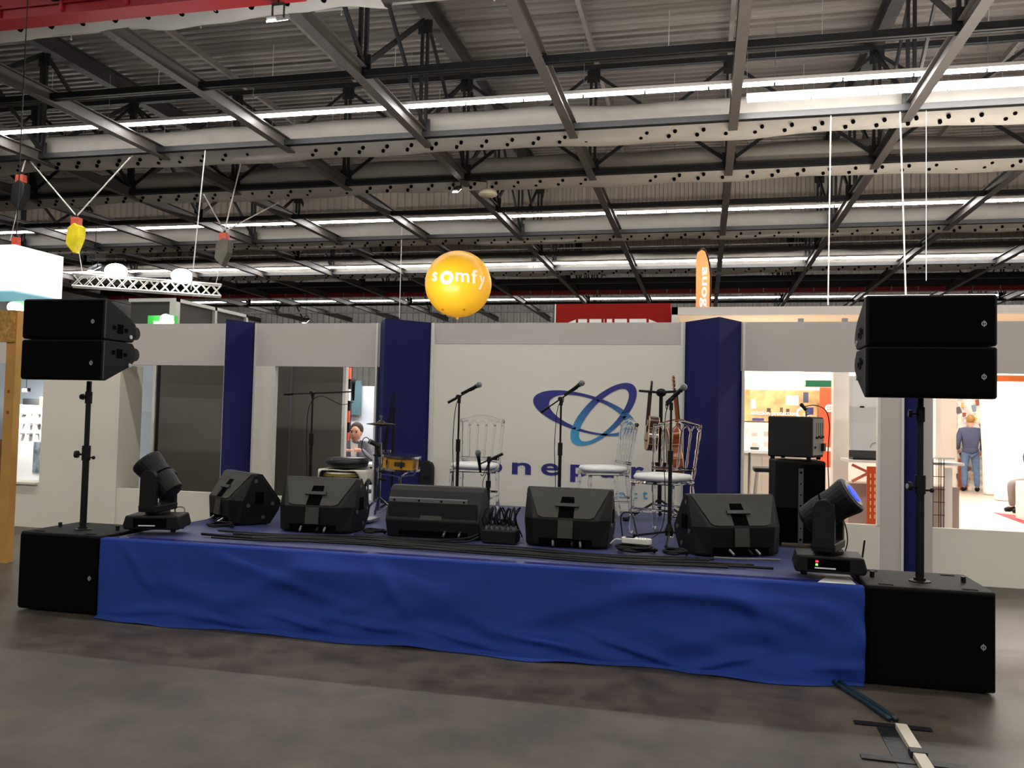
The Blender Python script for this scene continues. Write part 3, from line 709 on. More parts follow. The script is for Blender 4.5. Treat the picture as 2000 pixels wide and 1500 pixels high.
def rel(px, py, Y, x, y): p = PY(px, py, Y); return (p.x-x, p.y-y, p.z-ZT)
def mstand(pxp, pyp, Y, a, b, md, lab, **kw):
    p = PY(pxp, pyp, Y); Hh = p.z-ZT
    return mic_stand(p.x, Y, Hh, rel(a[0], a[1], Y-kw.pop('da', 0), p.x, Y), rel(b[0], b[1], Y-kw.pop('db', 0), p.x, Y), md, lab, **kw)
mstand(611, 768, 7.2, (556, 771), (690, 766), (.05, -.15, 1), 'microphone stand with long level boom in front of the grey window panel')
mstand(897, 778, 7.25, (876, 787), (918, 764), (.75, -.1, .35), 'microphone stand with short boom in front of the leftmost clear chair')
mstand(1096, 782, 7.2, (1057, 806), (1119, 764), (.6, -.15, .4), 'microphone stand standing before the logo rings')
mstand(1311, 790, 6.62, (1302, 792), (1318, 776), (.45, -.2, .4), 'microphone stand nearest the guitars and the front clear chair', leg_rot=.5)
mstand(955, 895, 7.0, (981, 888), (936, 908), (-.02, -.5, 1.), 'short black microphone stand beside the wide rounded monitor', legs=.22, thin=1.1)

# ================================================================= DRUM CORNER
GOLD = M('maple_gold_lacquer', (206, 150, 40), .3, coat=.5); HEADM = M('drum_head_white', (225, 222, 214), .5)
p = PY(782, 903, 7.45); t = thing('snare_drum', 'golden wooden snare drum with chrome hoops on a stand', 'snare drum', (p.x, 7.45, p.z-.065))
t.rotation_euler = (.06, .05, .3)
B().lathe([(.165, .0), (.168, .005), (.168, .125), (.165, .13)], 32).build('shell', GOLD, t, smooth=False)
for z in (-.004, .118): B().lathe([(.17, z), (.186, z), (.186, z+.02), (.17, z+.02)], 32).build('hoop', CHROME, t)
B().lathe([(.168, .128), (.168, .134)], 32).build('batter_head', HEADM, t)
lug = B().box(-.01, .01, -.012, .012, -.03, .03).cyl((0, .008, -.065), (0, .008, .06), .004, n=6).mesh('tension_lug')
for k in range(8): an = 2*PI*(k+.5)/8-.3; link('tension_lug', lug, CHROME, t, loc=(.176*math.cos(an), .176*math.sin(an), .064), rot=(0, 0, an-PI/2))
B().box(-.05, .05, -.1705, -.168, .045, .085).build('name_badge', M('badge_brown', (70, 50, 24), .5), t)
B().box(-.19, -.165, -.03, .03, .02, .1).build('strainer', CHROME, t)
snx, snz = p.x, p.z-.065-ZT
t = thing('snare_stand', 'chrome snare stand carrying the golden drum', 'drum stand', (snx, 7.45, ZP))
B().cyl((0, 0, .1), (0, 0, snz-.075), .013, n=10).build('pole', CHROME, t)
for k in range(3):
    an = PI/2+2*PI*k/3; B().bar((0, 0, .16), (.19*math.cos(an), .19*math.sin(an), .014), .018, .01).build('leg', CHROME, t)
    B().tube(catmull([(0, 0, snz-.08), (.12*math.cos(an), .12*math.sin(an), snz-.055), (.2*math.cos(an), .2*math.sin(an), snz-.045), (.225*math.cos(an), .225*math.sin(an), snz+.005)], 4), .007, 8).build('basket_arm', CHROME, t)
p = PY(744, 828, 7.05); hx_, hz_ = p.x, p.z-ZT
t = thing('hi_hat_stand', 'chrome hi-hat stand with small dark cymbals in front of the snare', 'cymbal stand', (hx_, 7.05, ZP))
B().cyl((0, 0, .08), (0, 0, hz_*.62), .016, n=12).build('lower_pole', CHROME, t); B().cyl((0, 0, hz_*.6), (0, 0, hz_+.07), .007, n=8).build('rod', CHROME, t)
B().cyl((0, 0, hz_*.58), (0, 0, hz_*.8), .021, .014, n=12).build('sleeve', CHROME, t)
CYM = M('dark_bronze', (52, 46, 36), .35, metal=.8)
B().lathe([(.012, .028), (.03, .02), (.035, .008), (.13, -.004), (.13, -.006), (.012, .004)], 28, (0, 0, hz_)).build('cymbal', CYM, t, smooth=True)
B().lathe([(.012, -.03), (.035, -.022), (.13, -.01), (.13, -.008), (.012, -.012)], 28, (0, 0, hz_)).build('cymbal', CYM, t, smooth=True)
B().cyl((0, 0, hz_+.05), (0, 0, hz_+.075), .016, n=10).build('clutch_nut', CHROME, t)
for k in range(3):
    an = 2*PI*k/3; B().bar((0, 0, .2), (.24*math.cos(an), .24*math.sin(an), .014), .02, .012).build('leg', CHROME, t); 
B().box(-.045, .045, -.32, -.06, .012, .03).build('pedal', STEEL, t)
for z, dx in ((hz_*.42, .06), (hz_*.5, .05)): B().cyl((0, -.01, z), (dx, -.03, z), .01, n=8).ball((dx, -.03, z), .018, 10, 6).build('clamp', BLK, t)
# short drum microphone on a clip with a looping lead
p = PY(736, 868, 6.95); t = thing('drum_microphone', 'small black drum microphone with looping lead left of the hi-hat stand', 'microphone', p)
B().cyl((.035, 0, -.02), (-.05, -.01, .02), .018, .022, n=12).build('body', BLK, t)
B().cyl((-.05, -.01, .02), (-.07, -.012, .03), .023, n=12).build('grille', MESHB, t)
B().bar((.0, 0, -.01), (.03, 0, -.11), .02, .03).bar((.03, 0, -.1), (hx_-p.x-.05, .08, -.1), .015, .015).build('clip_arm', BLK, t)
B().tube(catmull([(-.06, 0, .03), (-.09, -.02, .06), (-.12, -.03, .04), (-.13, -.03, -.03), (-.11, -.03, -.08), (-.07, -.02, -.12), (-.03, -.02, -.14)], 6), .004, 6).build('lead', RUBBER, t)
p = PY(770, 800, 7.75); t = thing('stick_stand', 'black upright stand holding two slim rods behind the snare', 'stand', (p.x, 7.75, ZP)); zz = p.z-ZT
B().cyl((0, 0, .05), (0, 0, zz+.02), .013, n=10).build('pole', BLK, t)
for k in range(3): an = .2+2*PI*k/3; B().cyl((0, 0, .1), (.25*math.cos(an), .25*math.sin(an), .012), .01, n=8).build('leg', BLK, t)
for dx in (-.02, .02): B().tube([(-.09+dx*.6, -.02, zz-.42), (dx*.5, -.02, zz+.16)], .009, 8, True, [.011, .006]).build('rod', BLK, t)
B().box(-.13, .16, -.06, .02, zz-.46, zz-.43).build('tray', BLK, t)
for dx in (-.09, -.02): B().cyl((dx, -.06, zz-.43), (dx, -.06, zz-.4), .022, n=10).build('tray_clip', CHROME, t)
B().bar((0, -.02, zz), (.04, -.02, zz), .02, .02).build('top_clip', BLK, t)
# towelled drum with a black round pad
p = PY(676, 918, 7.0); dx_, dz_ = p.x, p.z-ZT
t = thing('barrel_drum', 'dark barrel drum with brass rim under the white towel', 'drum', (dx_, 7.0, ZP))
B().lathe([(.14, .0), (.16, .1), (.185, .25), (.185, dz_-.05)], 28).build('shell', M('dark_walnut', (52, 34, 24), .35, var=.2), t, smooth=True)
B().lathe([(.19, dz_-.06), (.2, dz_-.055), (.2, dz_-.03), (.19, dz_-.028)], 28).build('rim', M('brass_rim', (190, 170, 90), .3, metal=.6), t)
B().lathe([(.186, dz_-.03), (.186, dz_-.018)], 28).build('drum_skin', HEADM, t)
for k in range(6): an = .35+2*PI*k/6; B().cyl((.195*math.cos(an), .195*math.sin(an), dz_-.25), (.2*math.cos(an), .2*math.sin(an), dz_-.05), .008, n=8).build('tension_rod', CHROME, t)
for k in range(3): an = .25+2*PI*k/3; B().cyl((.205*math.cos(an), .205*math.sin(an), .01), (.2*math.cos(an), .2*math.sin(an), dz_-.12), .009, n=8).build('leg', CHROME, t)
tb = B(); n = 26
for i in range(n+1):
    for j in range(n+1):
        u, v_ = -.38+.72*i/n, -.175+.44*j/n; rr = math.hypot(u, v_*1.0); over = max(0, rr-.208)
        z = dz_+.008; s_ = 1
        if over > 0: s_ = (.208+min(over, .034))/rr; z -= max(0, over-.03)*(.95+.25*math.sin(math.atan2(v_, u)*7))
        # the front edge is tucked up so the rim shows
        if v_ < -.1 and abs(u) < .14: z = max(z, dz_-.012)
        tb.v.append((u*s_, v_*s_-(.012*math.sin(u*18) if over else 0), z+.003*math.sin(u*30)*math.cos(v_*22)))
for i in range(n):
    for j in range(n):
        a_ = i*(n+1)+j; tb.f.append((a_, a_+1, a_+n+2, a_+n+1))
o = tb.build('towel', M('cream_terry_towel', (222, 214, 198), .9, bump=.5, bs=300), smooth=True, loc=(dx_, 7.0, ZT+.002)); o.modifiers.new('thick', 'SOLIDIFY').thickness = .008
tag(o, 'cream towel draped over the barrel drum', 'towel')
t = thing('round_pad', 'black round padded seat lying on the cream towel', 'seat pad', (dx_, 7.02, ZT+dz_+.026))
B().lathe([(.0, 0), (.17, 0), (.185, .012), (.19, .045), (.185, .075), (.165, .085), (0, .088)], 32).build('cushion', M('black_vinyl', (26, 26, 28), .38, bump=.1, bs=120), t, smooth=True)
B().lathe([(.188, .035), (.193, .04), (.193, .046), (.188, .05)], 32).build('piping', RUBBER, t)
t = thing('instrument_case', 'black rounded soft case leaning where navy pillar meets logo wall', 'case', PZ(835, 978, ZT)+Vector((0, -.05, 0)))
b = B(); prf = [(-.075, 0), (.075, 0), (.078, .25)]+[(.078*math.cos(a_/8*PI), .36+.09*math.sin(a_/8*PI)) for a_ in range(9)]+[(-.078, .25)]
b.prism(prf, 'y', -.05, .05).build('shell', M('soft_case_black', (22, 22, 23), .8, bump=.3, bs=200), t, bevel=.02, seg=3)
B().tube(catmull([(-.03, -.055, .3), (-.02, -.08, .27), (.02, -.08, .27), (.03, -.055, .3)], 4), .006, 6).build('carry_strap', RUBBER, t); B().box(-.06, .06, -.053, -.05, .1, .104).build('zip', STEEL, t)

# ================================================================= GUITARS ON A DOUBLE STAND
gx, gy = PY(1287, 775, 8.0).x+.02, 8.0
t = thing('guitar_stand', 'black double guitar stand with tripod feet before the right navy pillar', 'guitar stand', (gx, gy, ZP)); gz_ = PY(1287, 768, 8.0).z-ZT
B().cyl((0, 0, .12), (0, 0, gz_), .02, .017, n=12).build('pole', BLK, t); B().ball((0, 0, gz_), .045, 12, 8, (1.1, 1, .9)).build('head_block', BLK, t)
for s in (-1, 1):
    yc = -.07 if s < 0 else -.135; yk_ = B()
    for d_ in (-.05, .05): yk_.tube(catmull([(0, 0, gz_), (s*.035, yc*.5+d_*.6, gz_), (s*.07, yc+d_, gz_+.004), (s*.2, yc+d_, gz_+.012)], 4), .010, 8)
    yk_.build('yoke', BLK, t)
for an in (-2.5, -.55, 1.6):
    e = Vector((.36*math.cos(an),   .36*math.sin(an), .024)); l_ = B().cyl((0, 0, .2), e, .012, n=8).build('leg', BLK, t); B().cyl(e-Vector((.02*math.cos(an), .02*math.sin(an), 0)), e+Vector((.03*math.cos(an), .03*math.sin(an), 0)), .02, n=10).build('rubber_foot', RUBBER, l_)
B().cyl((-.07, -.05, .40), (.06, -.05, .40), .012, n=8).build('body_rest', BLK, t); B().box(-.075, .06, -.06, -.03, .37, .55).build('rest_plate', BLK, t)
WOODA = M('dark_mahogany', (60, 34, 24), .3, var=.25, vs_=12, coat=.4); WOODB = M('amber_mahogany', (140, 66, 24), .28, var=.25, vs_=12, coat=.4); PALE = M('binding_pale', (214, 190, 150), .4); EBON = M('ebony', (26, 20, 18), .4)
def guitar(loc, rz, lab, wood, tilt, sc_=1., fat=1.):
    t = thing('acoustic_guitar', lab, 'guitar', loc); t.rotation_euler = (tilt[0], tilt[1], rz); t.scale = (sc_, sc_*fat, sc_)
    def w(z):
        # half width of the body by height (0 bottom .. .5 shoulder)
        P_ = [(0, .0), (.015, .09), (.05, .145), (.12, .185), (.19, .18), (.27, .135), (.31, .125), (.36, .135), (.42, .142), (.46, .12), (.485, .07), (.495, .0)]
        for (a, b_), (c, d) in zip(P_, P_[1:]):
            if a <= z <= c: q = (z-a)/(c-a); q = q*q*(3-2*q); return b_+(d-b_)*q
        return 0
    n = 40; zs = [.495*i/n for i in range(n+1)]; out = [(w(z), z) for z in zs]+[(-w(z), z) for z in reversed(zs[1:-1])]
    body = B().prism(out, 'y', -.045, .045).build('body', wood, t)
    for y_ in (-.045, .045):
        rim = [Vector((a*1.0, y_, b_)) for a, b_ in out]; B().tube(rim+[rim[0]], .004, 5, False).build('binding', PALE, body)
    for zz in (.1, .2, .33):
        hw_ = w(zz); B().box(-hw_-.003, hw_+.003, -.046, .0465, zz-.003, zz+.003).build('pale_stripe', PALE, body)
    B().prism(out, 'y', -.049, -.046).build('soundboard', M('spruce_top', (190, 140, 80), .35, var=.1, vs_=30), t)
    B().lathe([(.05, 0), (.05, .004)], 24, (0, -.05, .31), R=Rx(PI/2)).build('sound_hole', VOID, t)
    B().box(-.09, .09, -.058, -.049, .13, .155).build('bridge', EBON, t)
    B().prism([(-.028, .44), (.028, .44), (.022, .83), (-.022, .83)], 'y', -.062, -.035).build('neck', wood, t, bevel=.008)
    B().prism([(-.027, .36), (.027, .36), (.021, .83), (-.021, .83)], 'y', -.068, -.062).build('fretboard', EBON, t)
    hs = B().prism([(-.024, .83), (.024, .83), (.036, .87), (.034, .985), (.012, .998), (-.012, .998), (-.034, .985), (-.036, .87)], 'y', -.055, -.038).build('headstock', wood, t, bevel=.004)
    for s in (-1, 1):
        for q in range(3):
            z = .875+.04*q; pg_ = B().cyl((s*.03, -.046, z), (s*.062, -.046, z), .0035, n=6).ball((s*.068, -.046, z), .011, 8, 6, (1, .6, .8)).build('tuning_peg', BLK if s > 0 else CHROME, t)
    for q in range(6): B().cyl((-.015+.006*q, -.07, .14), (-.014+.0056*q, -.07, .86), .0008, n=4).build('string', STEEL, t)
guitar((gx-.085, gy-.07, ZT+.66), -1.36, 'small dark brown acoustic guitar hanging on the left side of the stand', WOODA, (-.07, .0), .66, 1.5)
guitar((gx+.155, gy-.12, ZT+.42), 1.75, 'reddish amber acoustic guitar hanging behind the front clear chair', WOODB, (-.1, 0), .95, 1.2)

# ================================================================= AMPLIFIER STACK
t = thing('speaker_cabinet', 'tall black speaker cabinet with a perforated metal strip at stage right', 'speaker', (.715, 6.93, ZP), .05)
B().box(-.185, .185, -.2, .2, .03, .66).build('cabinet', BLK_PAINT, t, bevel=.015)
stp = B().box(-.015, .02, -.212, -.2, .02, .6).build('metal_strip', M('strip_grey', (104, 104, 100), .4, metal=.5), t)
for i in range(7): B().cyl((.0025, -.2135, .06+.085*i), (.0025, -.2115, .06+.085*i), .006 if i % 3 else .01, n=8).build('strip_hole', VOID, stp)
B().box(-.175, -.02, -.205, -.2, .04, .3).build('lower_recess', VOID, t); B().box(.03, .175, -.206, -.2, .05, .63).build('grille', GRILLE, t)
for sx in (-1, 1):
    for sy in (-1, 1): B().lathe([(.02, 0), (.024, .03)], 10, (sx*.15, sy*.16, 0)).build('foot', RUBBER, t)
t = thing('guitar_amplifier', 'black guitar amplifier with grey control panel on top of the tall cabinet', 'amplifier', (.705, 6.9, ZT+.669), -.42)
B().box(-.17, .17, -.15, .15, .02, .335).build('case', M('amp_tolex', (26, 22, 21), .7, bump=.4, bs=300), t, bevel=.012)
pn = B().box(.168, .178, -.13, .13, .04, .32).build('control_panel', M('panel_grey', (146, 144, 138), .45, metal=.3), t)
for i in range(4): B().box(.177, .18, -.06+.05*i, -.057+.05*i, .17, .29).build('fader_slot', VOID, pn); B().box(.178, .19, -.068+.05*i, -.048+.05*i, .165+.008*(i % 2), .18+.008*(i % 2)).build('fader_cap', BLK, pn)
B().box(.177, .2, .06, .11, .07, .13).build('power_socket', BLK, pn); B().cyl((.177, -.09, .1), (.186, -.09, .1), .01, n=8).build('knob', BLK, pn); B().cyl((.177, -.07, .175), (.186, -.07, .175), .008, n=8).build('knob', BLK, pn)
for sx in (-1, 1):
    for sy in (-1, 1): B().lathe([(.016, 0), (.018, .02)], 10, (sx*.14, sy*.12, 0)).build('foot', RUBBER, t)
p = Vector((.79, 6.97, ZT+.669+.338)); t = thing('jack_plug', 'upright jack plug with black lead on top of the guitar amplifier', 'plug', p)
B().cyl((0, 0, 0), (0, 0, .05), .008, n=8).build('sleeve', STEEL, t); B().cyl((0, 0, .05), (-.035, 0, .09), .014, n=10).ball((-.035, 0, .09), .016, 8, 6).build('boot', BLK, t)
B().tube(catmull([(-.01, 0, .08), (.07, .02, .09), (.15, .03, .05), (.18, .04, -.06), (.175, .04, -.2), (.17, .04, -.34), (.19, .1, -.6)], 6), .004, 6).build('lead', RUBBER, t)

# ================================================================= CABLES AND SMALL GEAR ON STAGE
rnd = random.Random(11)
def cable(pts, r, lab, group=None, mat=None, name='cable', cat='cable'):
    return tag(B().tube(catmull(pts, 7), r, 7).build(name, mat or RUBBER, smooth=True), lab, cat, group)
GL = 'black cable running along the stage edge before the monitors'
for i in range(7):
    P_ = []; xa = rnd.uniform(-3.75, -3.2); xb = rnd.uniform(-.2, .45); m = 16; r_ = (.007, .009, .011, .008, .01, .007, .009)[i]
    for q in range(m+1):
        x_ = xa+(xb-xa)*q/m; P_.append((x_, 5.53+.05*i+.045*math.sin(x_*2.1)+.025*math.sin(x_*4.7+1)+rnd.uniform(-.009, .009), ZT+.006+r_+rnd.uniform(0, .006)))
    cable(P_, r_, GL, 'black cables along the stage edge')
def coil(cx, cy, R_, turns, lab, mat=None, sq=.8, group=None, r=.007):
    P_ = []
    for q in range(int(turns*12)):
        an = 2*PI*q/12; rr = R_*(1+.12*math.sin(q*1.7)); P_.append((cx+rr*math.cos(an), cy+rr*sq*math.sin(an), ZT+.006+r+.010*(q/12)+.004*abs(math.sin(q*2.1))))
    cable(P_, r, lab, group, mat)
coil(-3.78, 6.05, .1, 2.5, 'coiled black cable between the left moving head light and first monitor')
coil(-2.52, 6.2, .085, 2, 'coiled black cable between the second and third monitors', r=.009)
coil(-.46, 6.04, .13, 3, 'coil of black cable under the white device near the front microphone stand', r=.011)
coil(-.185, 6.0, .08, 2.5, 'coil of black cable left of the far right monitor', r=.01)
cable([(-.62, 6.2, ZT+.01), (-.58, 6.3, ZT+.03), (-.6, 6.36, ZT+.22), (-.52, 6.34, ZT+.24), (-.47, 6.26, ZT+.1), (-.42, 6.2, ZT+.015)], .005, 'thin black cable arching up right of the middle monitor')
cable([(-1.64, 6.085, ZT+.06), (-1.72, 6.02, ZT+.035), (-1.95, 5.995, ZT+.016), (-2.3, 5.99, ZT+.015), (-2.6, 6.0, ZT+.015)], .008, 'black cable sweeping left from the plug box past the wide monitor')
cable([(-1.62, 6.02, ZT+.05), (-1.7, 5.96, ZT+.02), (-1.9, 5.955, ZT+.014), (-2.2, 5.95, ZT+.014), (-2.5, 5.95, ZT+.014)], .007, 'second black cable sweeping left from the plug box')
cable([(-4.35, 6.3, ZT+.01), (-4.3, 6.2, ZT+.12), (-4.15, 6.1, ZT+.14), (-4.08, 6.0, ZT+.08), (-4.06, 5.94, ZT+.01)], .006, 'thin grey lead arching beside the first monitor', None, M('grey_lead', (110, 108, 100), .5))
cable([(.52, 6.0, ZT+.015), (.4, 5.955, ZT+.02), (.25, 5.945, ZT+.015), (.08, 5.94, ZT+.015)], .008, 'grey cable in front of the far right monitor', None, MATS['grey_lead'])
cable([(.83, 5.84, ZT+.3), (.9, 5.86, ZT+.32), (.93, 5.87, ZT+.18), (.88, 5.86, ZT+.06), (.78, 5.88, ZT+.012)], .004, 'thin black safety lead behind the right moving head light')
t = thing('plug_box', 'black stage plug box bristling with connectors between two monitors', 'plug box', (-1.475, 6.13, ZP), 0)
B().box(-.13, .13, -.08, .08, .0, .1).build('box', BLK, t, bevel=.01)
for i in range(6):
    for j in range(2):
        x_, y_ = -.105+.042*i, -.035+.07*j; pg_ = B().cyl((x_, y_, .1), (x_, y_, .125), .011, n=8).build('connector', STEEL, t); B().cyl((x_, y_, .125), (x_+rnd.uniform(-.02, .02), y_, .17), .011, .007, n=8).build('plug', RUBBER, t)
        a_ = Vector((x_, y_, .165)); B().tube(catmull([a_, a_+Vector((rnd.uniform(-.02, .02), .01, .06)), a_+Vector((rnd.uniform(-.03, .03), rnd.uniform(-.03, .06), .09)), a_+Vector((rnd.uniform(-.035, .035), rnd.uniform(-.04, .1), .0)), a_+Vector((rnd.uniform(-.02, .02), rnd.uniform(.1, .2), -.145))], 5), .0055, 6).build('lead', RUBBER, t)
t = thing('white_device', 'small white device with dark display lying on coiled cable', 'device', (-.46, 6.04, ZT+.066), -.2)
B().prism([(-.11, 0), (-.09, .035), (.08, .04), (.11, .02), (.11, -.02), (.08, -.04), (-.09, -.035)], 'z', 0, .04).build('case', M('device_white', (225, 222, 208), .45), t, bevel=.006)
B().box(-.075, -.01, -.028, .02, .04, .0425).build('display', VOID, t)
for i in range(4): B().cyl((.02+.02*i, -.01, .04), (.02+.02*i, -.01, .044), .004, n=6).build('button', STEEL, t)
B().tube(catmull([(-.11, 0, .02), (-.16, .02, .015), (-.2, .03, -.02)], 4), .006, 6).build('white_lead', MATS['device_white'], t)
# floor lead and taped cable cover
TEAL = M('teal_black_cable', (28, 46, 54), .4); GAFF = M('black_gaffer_tape', (18, 18, 20), .42, bump=.2, bs=60)
q0, q1 = PZ(1636, 1342), PZ(1752, 1421)
for i in range(2):
    off = Vector((.034*i, .004*i, 0)); cable([q0+Vector((-.05, .14, .02))+off, q0+Vector((0, 0, .014))+off, q0.lerp(q1, .5)+Vector((.01, 0, .014))+off, q1+Vector((-.02, .07, .016))+off], .013, 'teal black power lead from under the skirt to the floor tape', 'pair of power leads on the floor', TEAL)
t = thing('cable_cover', 'beige and black taped cable cover strip on the bare floor', 'cable cover', (q1.x, q1.y, 0)); e1 = PZ(1835, 1560)-q1; dd = Vector((e1.x, e1.y, 0)).normalized(); sd = Vector((-dd.y, dd.x, 0)); L_ = 1.6
def strip(a0, a1, s0, s1, z0, z1, name, mat):
    b = B(); c_ = [dd*a+sd*s for a in (a0, a1) for s in (s0, s1)]
    b.v = [(v.x, v.y, z) for z in (z0, z1) for v in c_]; b.f = [(0, 1, 3, 2), (4, 5, 7, 6), (0, 1, 5, 4), (2, 3, 7, 6), (0, 2, 6, 4), (1, 3, 7, 5)]; return b.build(name, mat, t)
strip(0, L_, -.10, .06, .001, .004, 'tape_base', GAFF); strip(.02, .34, -.012, .04, .004, .028, 'beige_cover', M('beige_cover_plastic', (196, 186, 166), .45)); strip(.40, .8, -.012, .04, .004, .028, 'beige_cover', MATS['beige_cover_plastic'])
strip(.34, .40, -.02, .05, .004, .031, 'cross_tape', GAFF)
strip(-.03, .02, -.2, .16, .0045, .007, 'cross_tape', GAFF); strip(.42, .48, -.24, .2, .0045, .0075, 'cross_tape', GAFF)

# ================================================================= BEHIND THE STAND WALL, LEFT
GREYP = M('grey_partition', (92, 89, 82), .6, var=.03, vs_=2); GREYB = M('blue_grey_partition', (164, 174, 182), .6)
struct(B().box(-13, -6.9, 11.2, 11.26, 0, 2.5).build('wall_far_left', GREYB))
t = thing('grey_partition', 'dark grey partition panel seen through the left window opening', 'partition', (-6.3, 9.55, 0))
B().box(-.62, .75, 0, .05, 0, 2.6).build('panel', GREYP, t); B().box(-.66, -.62, -.01, .06, 0, 2.6).build('frame', BLK, t); B().box(-.72, -.68, -.01, .06, 0, 2.6).build('frame', MATS['alu_profile'], t); B().box(.52, .54, -.008, 0, 0, 2.6).build('joint_strip', STEEL, t)
t = thing('grey_partition', 'dark grey partition panel seen through the window beside the navy pillar', 'partition', (-4.9, 9.4, 0))
B().box(-.3, .62, 0, .05, 0, 2.6).build('panel', GREYP, t); B().box(.62, .66, -.01, .06, 0, 2.6).build('frame', MATS['alu_profile'], t); B().box(-.08, -.05, -.008, 0, 0, 2.6).build('joint_strip', STEEL, t)
# man at a table
struct(B().box(-7, -2.9, 12.6, 12.66, 0, 1.95).build('wall_far_centre', M('booth_white_cool', (226, 230, 236), .6)))
t = thing('booth_lamp', 'bright strip lamp over the booth where the man sits', 'lamp', (-4.6, 11.4, 2.75)); B().box(-1.2, 1.2, -.06, .06, 0, .06).bar((-1, 0, .03), (-1, 1.23, -.85), .03, .03).bar((1, 0, .03), (1, 1.23, -.85), .03, .03).build('housing', TRUNK, t); B().box(-1.15, 1.15, -.04, .04, -.02, 0).build('diffuser', LED, t); area_light('booth_added_fill', (0, 0, .07), 2.2, .1, 260*BOOTH_W, (.95, .97, 1), rot=(PI, 0, 0), parent=t); area_light('booth_light', (0, 0, -.04), 2.3, .3, 45*BOOTH_W, (.95, .97, 1), parent=t)  # the upward light is added to brighten roof and ducts
t = thing('wall_display', 'teal grey display panel on the booth wall behind the boom microphone', 'display', (PY(690, 775, 12.5).x, 12.5, PY(690, 810, 12.5).z))
B().box(-.13, .12, 0, .06, 0, .55).build('panel', M('teal_print', (96, 128, 138), .5, var=.15, vs_=3), t); B().box(-.15, -.13, -.01, .06, -.02, .57).build('frame', BLK, t)
t = thing('display_post', 'dark display post with orange boxes beside the grey partition', 'display', (PY(675, 900, 11.5).x, 11.5, 0))
B().box(-.04, .04, 0, .06, 0, 2.4).build('post', BLK, t)
for i, c in enumerate(((206, 70, 36), (206, 70, 36), (225, 225, 220), (200, 90, 50))): B().box(-.05, .05, -.06, 0, 1.05+.32*i, 1.22+.32*i).build('product_box', M('box%d' % (i % 3), c, .5), t)
t = thing('booth_table', 'white table in front of the seated man', 'table', (-4.35, 10.2, 0)); B().box(-.5, .5, -.3, .24, .835, .865).build('table_top', PAPER, t); B().cyl((0, -.15, .02), (0, -.15, .835), .04).build('column', STEEL, t); B().cyl((0, -.15, 0), (0, -.15, .02), .17, n=20).build('foot', STEEL, t)

